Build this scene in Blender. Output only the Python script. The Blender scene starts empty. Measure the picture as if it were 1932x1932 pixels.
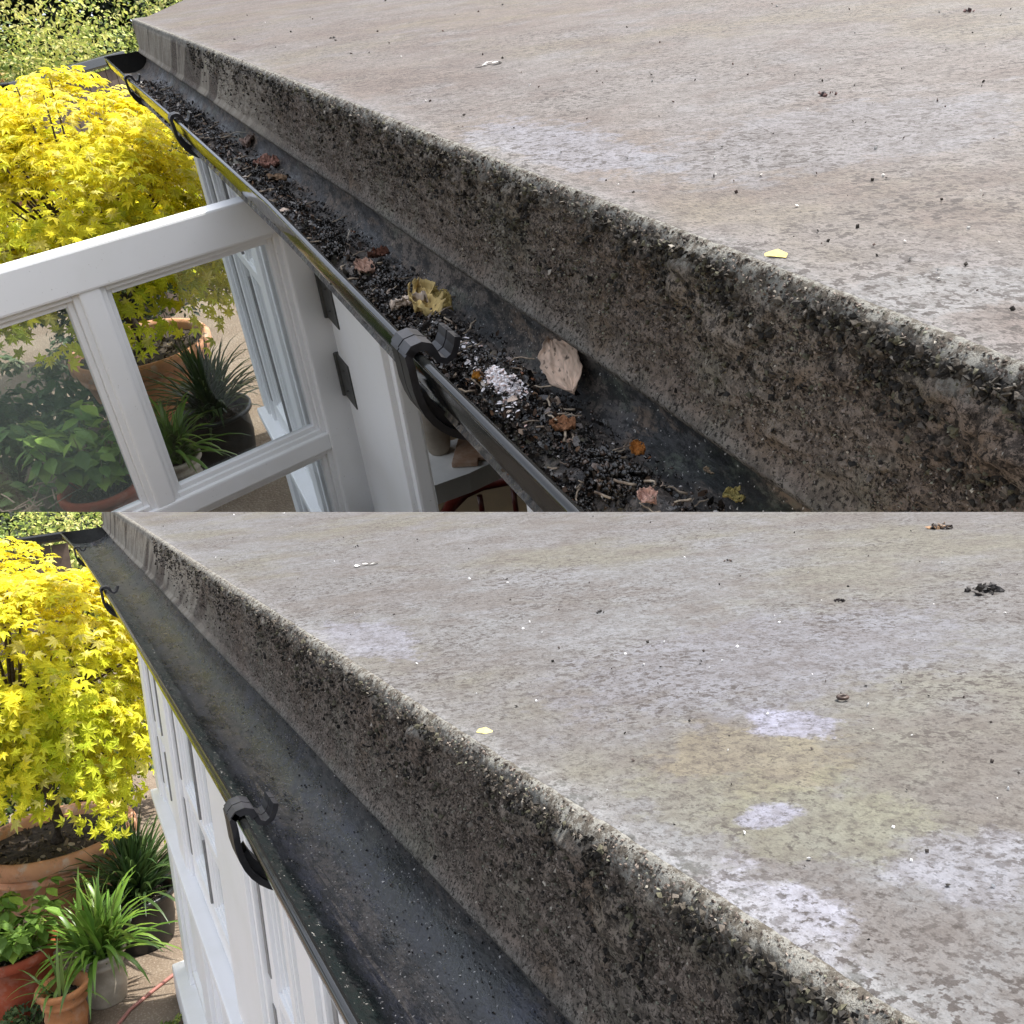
import bpy, bmesh, math, random
import numpy as np
from mathutils import Vector, Matrix, noise
C = bpy.context.scene.collection
PI = math.pi
rnd = random.Random(7)

# ------------------------------------------------------------------ camera, world, sun, exposure
# The photograph is two shots, one above the other, of the same corner of a flat roof before and after its
# gutter was cleaned.  Both are built here as places: local axes x = towards the roof, y = away along the
# gutter, z = up, origin at the eye.
FOC = 1782.0
def frame(vg, vv):
    ray = lambda p: Vector((p[0]-966, 966-p[1], -FOC))
    g = ray(vg).normalized(); u = -ray(vv).normalized(); u = (u-g*u.dot(g)).normalized(); p = g.cross(u)
    return Matrix((p, g, u))            # camera vector -> (x, y, z) of the place
FA = frame((60, -40), (1351, 3777))
FB = frame((70, 866), (2647, 17633))
HB = 2.5
EYE = Vector((0, 0, HB))
cam_d = bpy.data.cameras.new('camera'); cam = bpy.data.objects.new('camera', cam_d); C.objects.link(cam)
cam_d.sensor_width = 36; cam_d.lens = 36*FOC/1932; cam_d.clip_start = .02; cam_d.clip_end = 2000
cam.matrix_world = Matrix.Translation(EYE) @ FB.to_4x4()
bpy.context.scene.camera = cam
KA = 12.0
PLACE = {'A': Matrix.Translation(EYE) @ (FB @ FA.transposed()).to_4x4() @ Matrix.Scale(KA, 4), 'B': Matrix.Translation(EYE)}
FR = {'A': FA, 'B': FB}

sunv = Vector((.38, -.13, .92)).normalized()
wd = bpy.data.worlds.new('World'); bpy.context.scene.world = wd; wd.use_nodes = True
nt = wd.node_tree; bg = nt.nodes['Background']
sky = nt.nodes.new('ShaderNodeTexSky'); sky.sky_type = 'NISHITA'; sky.sun_disc = False
sky.sun_elevation = math.asin(sunv.z); sky.sun_rotation = math.atan2(sunv.x, sunv.y)
sky.air_density = 1.0; sky.dust_density = 3.0; sky.ozone_density = 1.0
hs = nt.nodes.new('ShaderNodeHueSaturation'); hs.inputs['Saturation'].default_value = .38; nt.links.new(sky.outputs[0], hs.inputs['Color']); nt.links.new(hs.outputs[0], bg.inputs[0]); bg.inputs[1].default_value = .15
sl = bpy.data.lights.new('sun', 'SUN'); sl.energy = 2.75; sl.angle = math.radians(.6); sl.color = (1, .95, .87)
so = bpy.data.objects.new('sun', sl); C.objects.link(so); so.rotation_euler = sunv.to_track_quat('Z', 'Y').to_euler(); so.location = (5, -3, 12)
vs = bpy.context.scene.view_settings; vs.view_transform = 'Standard'; vs.look = 'None'; vs.gamma = 1; vs.exposure = 1.43
bpy.context.scene.cycles.max_bounces = 8
bpy.context.scene.cycles.transparent_max_bounces = 24

# ------------------------------------------------------------------ helpers
cur = 'A'
made = {'A': [], 'B': []}
def at(px, py, **k):                     # pixel of the 1932-px photograph -> point of the current place on the plane x=, y= or z=
    r = FR[cur] @ Vector((px-966, 966-py, -FOC))
    (ax, v), = k.items(); i = 'xyz'.index(ax)
    return r*(v/r[i])

class Mat:
    def __init__(s, name, rough=.6, spec=.4):
        s.m = bpy.data.materials.new(name); s.m.use_nodes = True; s.t = s.m.node_tree
        s.b = s.t.nodes['Principled BSDF']; s.b.inputs['Roughness'].default_value = rough
        s.b.inputs['Specular IOR Level'].default_value = spec
        s.tc = s.t.nodes.new('ShaderNodeTexCoord').outputs['Object']
    def n(s, ty, **k):
        q = s.t.nodes.new(ty)
        for a, v in k.items():
            if hasattr(q, a): setattr(q, a, v)
        return q
    def put(s, sock, v):
        if isinstance(v, bpy.types.NodeSocket): s.t.links.new(v, sock)
        elif isinstance(v, tuple) and len(v) == 3 and sock.type == 'RGBA': sock.default_value = (*v, 1)
        else: sock.default_value = v
    def noise(s, sc, det=5, rough=.6, vec=None, stretch=None, off=0, dist=0):
        vec = vec or s.tc
        if stretch or off:
            mp = s.n('ShaderNodeMapping'); s.put(mp.inputs['Vector'], vec)
            mp.inputs['Scale'].default_value = stretch or (1, 1, 1); mp.inputs['Location'].default_value = (off, off*.7, off*.3)
            vec = mp.outputs[0]
        q = s.n('ShaderNodeTexNoise'); s.put(q.inputs['Vector'], vec)
        q.inputs['Scale'].default_value = sc; q.inputs['Detail'].default_value = det; q.inputs['Roughness'].default_value = rough
        q.inputs['Distortion'].default_value = dist
        return q.outputs[0]
    def vor(s, sc, stretch=None, feat='F1'):
        vec = s.tc
        if stretch:
            mp = s.n('ShaderNodeMapping'); s.put(mp.inputs['Vector'], vec); mp.inputs['Scale'].default_value = stretch; vec = mp.outputs[0]
        q = s.n('ShaderNodeTexVoronoi'); q.feature = feat; s.put(q.inputs['Vector'], vec); q.inputs['Scale'].default_value = sc
        return q.outputs['Distance']
    def ramp(s, fac, lo, hi, a=0., b=1.):
        q = s.n('ShaderNodeMapRange'); q.interpolation_type = 'SMOOTHSTEP'; s.put(q.inputs[0], fac)
        q.inputs[1].default_value = lo; q.inputs[2].default_value = hi; q.inputs[3].default_value = a; q.inputs[4].default_value = b
        return q.outputs[0]
    def mix(s, f, a, b):
        q = s.n('ShaderNodeMix'); q.data_type = 'RGBA'; s.put(q.inputs[0], f); s.put(q.inputs[6], a); s.put(q.inputs[7], b)
        return q.outputs[2]
    def math(s, op, a, b=0.):
        q = s.n('ShaderNodeMath'); q.operation = op; s.put(q.inputs[0], a); s.put(q.inputs[1], b); return q.outputs[0]
    def xyz(s):
        q = s.n('ShaderNodeSeparateXYZ'); s.put(q.inputs[0], s.tc); return q.outputs
    def bump(s, h, dist=.002, st=1., prev=None):
        q = s.n('ShaderNodeBump'); s.put(q.inputs['Height'], h); q.inputs['Distance'].default_value = dist; q.inputs['Strength'].default_value = st
        if prev: s.put(q.inputs['Normal'], prev)
        s.put(s.b.inputs['Normal'], q.outputs[0]); return q.outputs[0]
    def col(s, c): s.put(s.b.inputs['Base Color'], c)

def scale_bump(w): return KA if w == 'A' else 1.   # bump heights are in metres of the finished place

mats = {}
def material(key, fn):
    k = key+cur
    if k not in mats: mats[k] = fn(scale_bump(cur)).m
    return mats[k]

def m_roof(K):
    m = Mat('weathered_grp_roof', .75, .2); x, y, z = m.xyz()
    A = cur == 'A'
    def spot(cx, cy, rx, ry, sc, am=1.3, lo=1.15, hi=.75):
        dx = m.math('DIVIDE', m.math('SUBTRACT', x, cx), rx); dy = m.math('DIVIDE', m.math('SUBTRACT', y, cy), ry)
        d = m.math('SQRT', m.math('ADD', m.math('MULTIPLY', dx, dx), m.math('MULTIPLY', dy, dy)))
        return m.ramp(m.math('ADD', d, m.math('MULTIPLY', m.math('SUBTRACT', m.noise(sc, 6, .7, off=cx*9+cy), .5), am*2)), lo, hi)
    c = m.mix(m.ramp(m.noise(1.7, 4), .38, .62), (.142, .118, .104) if A else (.124, .120, .120), (.150, .138, .133) if A else (.142, .145, .151))
    c = m.mix(m.math('MULTIPLY', m.ramp(m.noise(2.6, 5, .65, off=5.), .46, .62), .6), c, (.142, .121, .084) if A else (.128, .121, .086))
    c = m.mix(m.math('MULTIPLY', m.ramp(m.noise(5.5, 6, .75, off=9.), .47, .62), .6), c, (.102, .078, .070) if A else (.098, .086, .080))
    c = m.mix(m.math('MULTIPLY', m.ramp(m.noise(7, 5, .65, off=2.3), .52, .66), .30), c, (.175, .180, .198))
    stains = ([(.068, .75, .05, .16, (.20, .21, .25), .6), (.23, .60, .16, .10, (.165, .17, .19), .5), (.030, .31, .06, .03, (.19, .20, .21), .5)] if A else
              [(.135, .46, .055, .06, (.155, .132, .082), .5), (.10, .36, .06, .05, (.145, .146, .098), .5), (.07, .42, .04, .05, (.140, .137, .095), .45),
               (.193, .485, .028, .035, (.22, .225, .29), .8), (.088, .385, .018, .016, (.22, .225, .29), .8), (.016, .31, .030, .05, (.24, .245, .29), .8), (.125, .285, .045, .03, (.20, .205, .24), .6), (.05, .98, .05, .12, (.19, .195, .24), .6), (.30, .62, .2, .12, (.145, .148, .175), .5)])
    for cx, cy, rx, ry, co, st_ in stains: c = m.mix(m.math('MULTIPLY', spot(cx, cy, rx, ry, 30), st_), c, co)
    band = m.ramp(m.math('ADD', x, m.math('MULTIPLY', m.noise(9, 6, .7, off=1.), -.07)), -.036, .002, 1., 0.)
    band = m.math('MULTIPLY', band, m.ramp(m.noise(4, 3, .6, off=41.), .36, .56, .45, 1.))
    c = m.mix(m.math('MULTIPLY', band, .60), c, (.235, .238, .245))
    f1 = m.noise(190, 4, .7, stretch=(1, .8, 1)); f2 = m.noise(80, 6, .78, off=4.); f3 = m.noise(24, 6, .75, off=8.)
    fine = m.noise(480, 2, .5)
    c = m.mix(m.ramp(f3, .38, .60, .28, 0.), c, (.075, .064, .057))
    c = m.mix(m.ramp(f2, .38, .58, .42, 0.), c, (.060, .050, .044))
    c = m.mix(m.math('MULTIPLY', m.ramp(f1, .43, .31), .8), c, (.035, .029, .026))
    patchy = m.ramp(m.noise(5, 4, .6, off=3.), .40, .60, .25, 1.)
    c = m.mix(m.math('MULTIPLY', patchy, m.ramp(m.noise(150, 3, .65, off=7.), .46, .40, 0., .85)), c, (.040, .033, .030))
    c = m.mix(m.math('MULTIPLY', m.ramp(m.noise(290, 3, .6, off=31.), .46, .38), .5), c, (.040, .035, .032))
    c = m.mix(m.math('MULTIPLY', band, m.ramp(m.noise(95, 4, .6, stretch=(1, .7, 1), off=11.), .43, .36, 0., .8)), c, (.05, .05, .045))
    # grime gathered on the very rim
    c = m.mix(m.math('MULTIPLY', m.ramp(m.math('ADD', x, m.math('MULTIPLY', m.noise(55, 5, .7, off=51.), -.012)), .003, -.002), .65), c, (.09, .083, .070))
    m.col(c)
    h = m.math('ADD', m.math('MULTIPLY', f1, .6), m.math('MULTIPLY', fine, .4))
    b = m.bump(m.noise(9, 4, .6), .010*K, .4); b = m.bump(f2, .003*K, .5, b); m.bump(h, .0022*K, .8, b)
    return m

def m_fascia(K):
    m = Mat('grimy_fascia', .85, .2); x, y, z = m.xyz(); A = cur == 'A'
    zt = 2.183 if A else 2.271; H = .109 if A else .129
    t = m.math('DIVIDE', m.math('SUBTRACT', zt, z), H)          # 0 at the top edge, 1 at the drip
    c = m.mix(m.ramp(m.noise(9, 5), .35, .65), (.225, .178, .146), (.258, .220, .185))
    c = m.mix(m.math('MULTIPLY', m.ramp(m.noise(9, 5, .6, off=3.), .52, .66), .6), c, (.225, .215, .165))
    c = m.mix(m.math('MULTIPLY', m.ramp(m.noise(14, 5, .65, off=8.), .52, .66), .45), c, (.185, .120, .070))
    c = m.mix(m.ramp(m.math('ADD', t, m.math('MULTIPLY', m.noise(20, 4), .1)), .97, 1.05, 0., .5), c, (.23, .235, .22))
    q = m.n('ShaderNodeCombineXYZ'); m.put(q.inputs[0], m.math('ADD', m.math('MULTIPLY', y, 3.0), m.math('MULTIPLY', z, 6.5))); m.put(q.inputs[1], m.math('MULTIPLY', z, 1.2))
    far = m.ramp(y, 1.5, 2.1); panel = m.math('MULTIPLY', far, m.ramp(m.noise(1.5, 3, .5, vec=q.outputs[0]), .43, .50))
    sp = m.noise(330, 4, .75); sp2 = m.noise(150, 6, .85, off=6.); big = m.noise(26, 6, .75, off=16.)
    up = m.ramp(m.math('ADD', t, m.math('MULTIPLY', big, -.9)), -.35, .45, 1., 0.)    # moss thins out downwards
    dark = m.mix(m.math('MULTIPLY', m.ramp(sp2, .54, .44), m.math('ADD', .45, m.math('MULTIPLY', up, .4))), c, (.030, .024, .020))
    dark = m.mix(m.math('MULTIPLY', m.ramp(big, .50, .38), .40), dark, (.045, .036, .030))
    dark = m.mix(m.ramp(sp, .49, .40, 0., .9), dark, (.014, .012, .010))
    dark = m.mix(m.ramp(m.noise(310, 2, .5, off=2.), .70, .75, 0., .6), dark, (.48, .45, .40))
    pale = m.mix(m.ramp(m.noise(9, 4, .6, vec=q.outputs[0]), .4, .62), (.42, .375, .31), (.29, .25, .205))
    c = m.mix(m.math('MULTIPLY', panel, .9), dark, pale)
    c = m.mix(m.ramp(m.math('SUBTRACT', t, m.math('MULTIPLY', m.noise(45, 6, .75, off=61.), .26)), .05, -.09, 0., .9), c, m.mix(m.ramp(m.noise(120, 5, .8, off=71.), .44, .56), (.10, .088, .072), (.27, .265, .24)))
    m.col(c)
    b = m.bump(m.noise(60, 5, .7), .004*K, .7); b = m.bump(m.noise(150, 6, .85, off=6.), .003*K, .8, b); m.bump(sp, .0018*K, .9, b)
    return m

def m_trough(K):
    m = Mat('dirty_black_gutter_plastic', .4, .2); x, y, z = m.xyz()
    A = cur == 'A'
    st2 = m.noise(85, 6, .78, stretch=(1, .45, 1), off=3.)
    film = m.noise(6, 6, .72, stretch=(1.8, .6, 1.8), off=1.); film2 = m.noise(30, 6, .75, stretch=(1.6, .5, 1.6), off=21.)
    f_ = m.math('ADD', m.math('MULTIPLY', film, .6), m.math('MULTIPLY', film2, .4))
    c = m.mix(m.ramp(f_, .42, .56), (.020, .023, .022), (.21, .175, .148) if A else (.040, .042, .050))
    c = m.mix(m.math('MULTIPLY', m.ramp(m.noise(8, 5, .7, stretch=(1.5, .6, 1.5), off=7.), .50, .60), .7), c, (.10, .098, .10) if A else (.040, .045, .068))
    c = m.mix(m.math('MULTIPLY', m.ramp(m.noise(13, 6, .7, stretch=(1.5, .5, 1.5), off=12.), .54, .62), .7 if A else .4), c, (.21, .155, .115) if A else (.13, .10, .08))
    c = m.mix(m.math('MULTIPLY', m.ramp(m.noise(10, 6, .7, stretch=(1.5, .6, 1.5), off=17.), .54, .62), .6), c, (.12, .135, .105) if A else (.085, .088, .075))
    if not A:
        side = m.math('MULTIPLY', m.math('ADD', m.math('ADD', x, .12), m.math('ADD', m.math('MULTIPLY', film2, .042), m.math('MULTIPLY', film, .025))), .80)
        silt = m.math('MULTIPLY', m.ramp(side, .072, .086), m.ramp(side, .112, .098))
        c = m.mix(m.math('MULTIPLY', silt, m.ramp(film2, .38, .54, .10, .75)), c, (.115, .097, .082))
        c = m.mix(m.math('MULTIPLY', m.math('MULTIPLY', m.ramp(side, .062, .072), m.ramp(side, .088, .080)), .7), c, (.028, .030, .045))
        c = m.mix(m.math('MULTIPLY', m.ramp(side, .074, .060), .95), c, (.009, .013, .013))
    if not A:      # long scuffs left by the scraping
        scr = m.noise(150, 3, .6, stretch=(1, .02, 1), off=81.); zone = m.math('MULTIPLY', m.ramp(side, .060, .070), m.ramp(side, .125, .112))
        c = m.mix(m.math('MULTIPLY', m.math('MULTIPLY', m.ramp(scr, .60, .66), zone), .85), c, (.012, .012, .013))
        c = m.mix(m.math('MULTIPLY', m.math('MULTIPLY', m.ramp(m.noise(110, 3, .6, stretch=(1, .03, 1), off=91.), .62, .68), zone), .5), c, (.20, .17, .14))
        c = m.mix(m.math('MULTIPLY', m.ramp(m.math('ADD', side, m.math('MULTIPLY', st2, .02)), .135, .150), .7), c, (.10, .085, .072))
    c = m.mix(m.ramp(st2, .53, .42, 0., .8), c, (.016, .017, .018))
    c = m.mix(m.math('MULTIPLY', m.ramp(m.noise(240, 3, .6, off=5.), .46, .38), .7), c, (.018, .018, .018))
    c = m.mix(m.math('MULTIPLY', m.ramp(m.noise(330, 2, .5), .68, .72), .7), c, (.6, .58, .55))
    m.col(c); m.put(m.b.inputs['Roughness'], m.ramp(f_, .38, .60, .28, .8) if A else m.ramp(f_, .38, .62, .16, .42))
    if not A: m.put(m.b.inputs['Specular IOR Level'], m.ramp(side, .074, .060, .7, .15))
    b = m.bump(st2, .0016*K, .6); m.bump(m.noise(240, 3, .6, stretch=(1, .5, 1)), .0008*K, .7, b)
    return m
def m_plastic(K):
    m = Mat('black_plastic', .24, .55); m.col(m.mix(m.noise(40, 4), (.006, .007, .007), (.012, .012, .012)))
    m.put(m.b.inputs['Roughness'], m.ramp(m.noise(60, 4), .4, .7, .10, .22)); m.bump(m.noise(60, 2), .0003*K, .1); return m
def m_bracket(K):
    m = Mat('charcoal_bracket_plastic', .45, .5); m.col(m.mix(m.ramp(m.noise(50, 4), .4, .7), (.009, .009, .011), (.022, .022, .026)))
    m.bump(m.noise(500, 2), .0002*K, .4); return m
def m_white(K):
    m = Mat('white_painted_timber', .42, .45)
    c = m.mix(m.ramp(m.noise(5, 5, .6), .4, .7), (.86, .86, .87), (.82, .82, .815))
    c = m.mix(m.math('MULTIPLY', m.ramp(m.noise(38, 5, .8), .64, .75), .15), c, (.52, .50, .45))
    c = m.mix(m.math('MULTIPLY', m.ramp(m.noise(240, 2), .72, .75), .5), c, (.3, .27, .22))
    m.col(c); m.bump(m.noise(260, 3, .6), .00012*K, .4); return m
def m_ground(K):
    m = Mat('exposed_aggregate_paving', .85, .2)
    c = m.mix(m.ramp(m.noise(2.5, 5), .35, .65), (.20, .155, .115), (.27, .225, .175))
    c = m.mix(m.ramp(m.vor(75), .15, .5, .0, .55), c, (.12, .09, .065))
    c = m.mix(m.math('MULTIPLY', m.ramp(m.noise(90, 4, .7), .58, .66), .6), c, (.42, .37, .31))
    m.col(c); m.bump(m.vor(75), .004*K, .8); return m
def m_terra(K, a=(.48, .20, .09), b=(.36, .13, .055), lime=.5):
    m = Mat('terracotta', .75, .2); c = m.mix(m.ramp(m.noise(7, 5, .65), .35, .65), a, b)
    c = m.mix(m.math('MULTIPLY', m.ramp(m.noise(11, 6, .7, off=4.), .50, .66), lime), c, (.50, .40, .33))
    c = m.mix(m.math('MULTIPLY', m.ramp(m.noise(16, 6, .75, off=2.), .56, .68), .6), c, (.12, .10, .06))
    m.col(c); m.bump(m.noise(70, 5, .6), .001*K, .5); return m
def m_flat(c1, c2, rough=.6, sc=30, bd=.001, name='surface', spec=.4):
    def f(K):
        m = Mat(name, rough, spec); m.col(m.mix(m.ramp(m.noise(sc, 5, .65), .35, .65), c1, c2)); m.bump(m.noise(sc*4, 4), bd*K, .6); return m
    return f
def m_attr(name='foliage', rough=.45, trans=.35, spec=.35, vary=True):
    def f(K):
        m = Mat(name, rough, spec); a = m.n('ShaderNodeVertexColor'); a.layer_name = 'tint'
        c = a.outputs[0]
        m.col(c)
        if trans:
            tr = m.n('ShaderNodeBsdfTranslucent'); m.put(tr.inputs[0], c); mx = m.n('ShaderNodeMixShader'); mx.inputs[0].default_value = trans
            m.t.links.new(m.b.outputs[0], mx.inputs[1]); m.t.links.new(tr.outputs[0], mx.inputs[2])
            m.t.links.new(mx.outputs[0], m.t.nodes['Material Output'].inputs[0])
        else:
            m.bump(m.noise(300, 4), .0012*K, .8)
        return m
    return f
def m_glass(haze):
    def f(K):
        m = Mat('window_glass', .03, .5); t = m.t; tr = m.n('ShaderNodeBsdfTransparent'); tr.inputs[0].default_value = (.97, .985, .98, 1)
        gl = m.n('ShaderNodeBsdfGlossy'); gl.inputs['Roughness'].default_value = .02
        fr = m.n('ShaderNodeFresnel'); fr.inputs[0].default_value = 1.5
        mx = m.n('ShaderNodeMixShader'); t.links.new(m.math('MULTIPLY', fr.outputs[0], 1.0), mx.inputs[0]); t.links.new(tr.outputs[0], mx.inputs[1]); t.links.new(gl.outputs[0], mx.inputs[2])
        df = m.n('ShaderNodeBsdfDiffuse'); df.inputs[0].default_value = (.62, .76, .74, 1)
        m2 = m.n('ShaderNodeMixShader'); m.put(m2.inputs[0], m.ramp(m.noise(3.5, 5, .65, stretch=(1, 1, .5)), .35, .7, haze*.4, haze)); t.links.new(mx.outputs[0], m2.inputs[1]); t.links.new(df.outputs[0], m2.inputs[2])
        t.links.new(m2.outputs[0], t.nodes['Material Output'].inputs[0]); return m
    return f

def note(o, label=None, cat=None, group=None, kind=None):
    if label: o['label'] = label
    if cat: o['category'] = cat
    if group: o['group'] = group
    if kind: o['kind'] = kind
    return o
def thing(name, label, cat, loc=(0, 0, 0), group=None, kind=None):
    o = bpy.data.objects.new(name, None); C.objects.link(o); o.location = loc; o.empty_display_size = .05
    made[cur].append(o); return note(o, label, cat, group, kind)
def origin(p):
    v = Vector((0, 0, 0))
    while p: v = v+p.location; p = p.parent
    return v
def link(name, V, Fc, mat, parent=None, smooth=False, tint=None, loc=None):
    org = origin(parent) if parent else Vector(loc or (0, 0, 0))
    V = np.asarray(V, dtype=float)
    o_off = Vector(loc) if (parent is None and loc) else None
    me = bpy.data.meshes.new(name)
    sub = np.array(org)
    V = V-sub
    me.from_pydata(V.tolist(), [], Fc if isinstance(Fc, list) else Fc.tolist()); me.update()
    if tint is not None:
        ca = me.color_attributes.new('tint', 'FLOAT_COLOR', 'POINT')
        t = np.ones((len(V), 4)); t[:, :3] = tint; ca.data.foreach_set('color', t.ravel())
    if smooth: me.polygons.foreach_set('use_smooth', [True]*len(me.polygons))
    me.materials.append(mat)
    o = bpy.data.objects.new(name, me); C.objects.link(o)
    if parent: o.parent = parent
    else:
        o.location = org; made[cur].append(o)
    return o
class MB:
    def __init__(s): s.v = []; s.f = []
    def add(s, V, Fc):
        n = len(s.v); s.v += [tuple(q) for q in V]; s.f += [tuple(i+n for i in q) for q in Fc]; return s
    def box(s, a, b, bev=.004):
        # bevelled box between corners a and b
        a = Vector([min(a[i], b[i]) for i in range(3)]), Vector([max(a[i], b[i]) for i in range(3)])
        return s.obox((a[0]+a[1])/2, (a[1]-a[0])/2, Matrix.Identity(3), bev)
    def obox(s, c, h, R, bev=.004):
        bm = bmesh.new(); bmesh.ops.create_cube(bm, size=2)
        for v in bm.verts: v.co = Vector((v.co.x*h[0], v.co.y*h[1], v.co.z*h[2]))
        e = min(bev, min(h)*.6)
        if e > 0: bmesh.ops.bevel(bm, geom=bm.edges[:], offset=e, segments=2, profile=.6, affect='EDGES')
        for v in bm.verts: v.co = R @ v.co+Vector(c)
        bm.verts.index_update()
        s.add([v.co[:] for v in bm.verts], [[v.index for v in f.verts] for f in bm.faces]); bm.free(); return s
    def tube(s, pts, r, seg=8, cap=True):
        pts = [Vector(p) for p in pts]; rs = r if isinstance(r, (list, tuple)) else [r]*len(pts); n0 = len(s.v); up = Vector((0, 0, 1))
        for i, p in enumerate(pts):
            d = (pts[min(i+1, len(pts)-1)]-pts[max(i-1, 0)]).normalized(); a = d.cross(up)
            if a.length < .05: a = d.cross(Vector((1, 0, 0)))
            a.normalize(); b = d.cross(a)
            for k in range(seg):
                t = 2*PI*k/seg; s.v.append(tuple(p+(a*math.cos(t)+b*math.sin(t))*rs[i]))
        for i in range(len(pts)-1):
            for k in range(seg):
                k2 = (k+1) % seg; s.f.append((n0+i*seg+k, n0+i*seg+k2, n0+(i+1)*seg+k2, n0+(i+1)*seg+k))
        if cap:
            s.f.append(tuple(n0+k for k in range(seg))[::-1]); s.f.append(tuple(n0+(len(pts)-1)*seg+k for k in range(seg)))
        return s
    def lathe(s, c, prof, seg=48, wob=0, sq=1.):
        n0 = len(s.v); c = Vector(c)
        for r, z in prof:
            for k in range(seg):
                t = 2*PI*k/seg; w = 1+wob*noise.noise(Vector((math.cos(t)*2, math.sin(t)*2, z*6)))
                s.v.append((c.x+math.cos(t)*r*w, c.y+math.sin(t)*r*w, c.z+z))
        for i in range(len(prof)-1):
            for k in range(seg):
                k2 = (k+1) % seg; s.f.append((n0+i*seg+k, n0+i*seg+k2, n0+(i+1)*seg+k2, n0+(i+1)*seg+k))
        return s
    def extrude(s, prof, y0, y1, close=True):
        # profile of (x, z) closed loop, swept from y0 to y1
        n = len(prof); n0 = len(s.v)
        for y in (y0, y1): s.v += [(x, y, z) for x, z in prof]
        for k in range(n):
            k2 = (k+1) % n; s.f.append((n0+k, n0+k2, n0+n+k2, n0+n+k))
        s.f.append(tuple(n0+k for k in range(n))[::-1]); s.f.append(tuple(n0+n+k for k in range(n))); return s
    def build(s, name, mat, parent=None, smooth=False, loc=None): return link(name, s.v, s.f, mat, parent, smooth, loc=loc)
def strip_prof(pts, th):                # thick polyline in (x, z) -> closed profile
    L, R = [], []
    for i, p in enumerate(pts):
        a = Vector(pts[max(i-1, 0)]); b = Vector(pts[min(i+1, len(pts)-1)]); d = (b-a).normalized(); n = Vector((-d.y, d.x))*th/2
        L.append(tuple(Vector(p)+n)); R.append(tuple(Vector(p)-n))
    return L+R[::-1]
def grid(nu, nv, fn):
    V = [fn(i, j) for i in range(nu) for j in range(nv)]
    Fc = [(i*nv+j, i*nv+j+1, (i+1)*nv+j+1, (i+1)*nv+j) for i in range(nu-1) for j in range(nv-1)]
    return V, Fc
def nz(x, y, z=0, sc=1., o=3): return noise.fractal(Vector((x*sc, y*sc, z*sc)), .8, 2.1, o)
def fit(tab, y):
    return float(np.interp(y, [t[0] for t in tab], [t[1] for t in tab]))
def scatter(name, tv, tf, P, R, S, tint, mat, parent=None, loc=None, smooth=False):
    # copies of a small template at positions P (n,3), rotations R (n,3,3), scales S (n) or (n,3), colour tint (n,3)
    tv = np.asarray(tv, float); n = len(P); S = np.asarray(S, float); S = S[:, None, None] if S.ndim == 1 else S[:, None, :]
    V = np.einsum('nij,nkj->nki', R, tv[None]*S)+P[:, None, :]
    k = len(tv); tf = [tuple(f) for f in tf]
    Fc = [tuple(i+q*k for i in f) for q in range(n) for f in tf]
    return link(name, V.reshape(-1, 3), Fc, mat, parent, smooth, np.repeat(tint, k, axis=0), loc)
rs = np.random.RandomState(11)
def rand_rot(n):
    q = rs.normal(size=(n, 4)); q /= np.linalg.norm(q, axis=1)[:, None]; w, x, y, z = q.T
    return np.stack([np.stack([1-2*(y*y+z*z), 2*(x*y-z*w), 2*(x*z+y*w)], -1), np.stack([2*(x*y+z*w), 1-2*(x*x+z*z), 2*(y*z-x*w)], -1), np.stack([2*(x*z-y*w), 2*(y*z+x*w), 1-2*(x*x+y*y)], -1)], 1)
def rot_to(N, spin):                    # frames whose z axis is N, spun about it
    N = N/np.linalg.norm(N, axis=1)[:, None]; r = np.where(np.abs(N[:, 2:3]) < .95, [[0, 0, 1.]], [[1., 0, 0]])
    X = np.cross(r, N); X /= np.linalg.norm(X, axis=1)[:, None]; Y = np.cross(N, X); c = np.cos(spin)[:, None]; s = np.sin(spin)[:, None]
    return np.stack([X*c+Y*s, -X*s+Y*c, N], 2)
SHARD_V = [(-.5, -.4, 0), (.45, -.5, .12), (.6, .35, -.05), (-.35, .5, .1), (.05, .02, .32), (.0, .0, -.22)]
SHARD_F = [(0, 1, 4), (1, 2, 4), (2, 3, 4), (3, 0, 4), (1, 0, 5), (2, 1, 5), (3, 2, 5), (0, 3, 5)]
FLAKE_V = [(-.5, -.15, 0), (0, -.28, .08), (.5, -.1, -.05), (.45, .15, .0), (0, .26, .12), (-.45, .14, .02)]
FLAKE_F = [(0, 1, 4, 5), (1, 2, 3, 4)]
def maple_leaf():
    V = [(0, 0, .03)]; n = 7; angs = [-150, -100, -52, 0, 52, 100, 150]; Ls = [.34, .62, .9, 1., .9, .62, .34]
    out = []
    for i in range(n):
        a = math.radians(angs[i]+90); L = Ls[i]*.5
        out += [(math.cos(a-.27)*L*.60, math.sin(a-.27)*L*.60, .0), (math.cos(a)*L, math.sin(a)*L, -.10*Ls[i]-.02), (math.cos(a+.27)*L*.60, math.sin(a+.27)*L*.60, .0)]
        if i < n-1:
            b = math.radians((angs[i]+angs[i+1])/2+90); r = .20*(Ls[i]+Ls[i+1])/2+.02; out.append((math.cos(b)*r, math.sin(b)*r, .03))
    V += out; F = [(0, i+1, i+2) for i in range(len(out)-1)]
    return V, F
OVAL_V = [(0, -.5, 0), (-.2, -.2, .05), (0, -.2, 0), (.2, -.2, .05), (-.24, .1, .06), (0, .1, -.01), (.24, .1, .06), (0, .5, -.10)]
OVAL_F = [(0, 2, 1), (0, 3, 2), (1, 2, 5, 4), (2, 3, 6, 5), (4, 5, 7), (5, 6, 7)]

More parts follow.
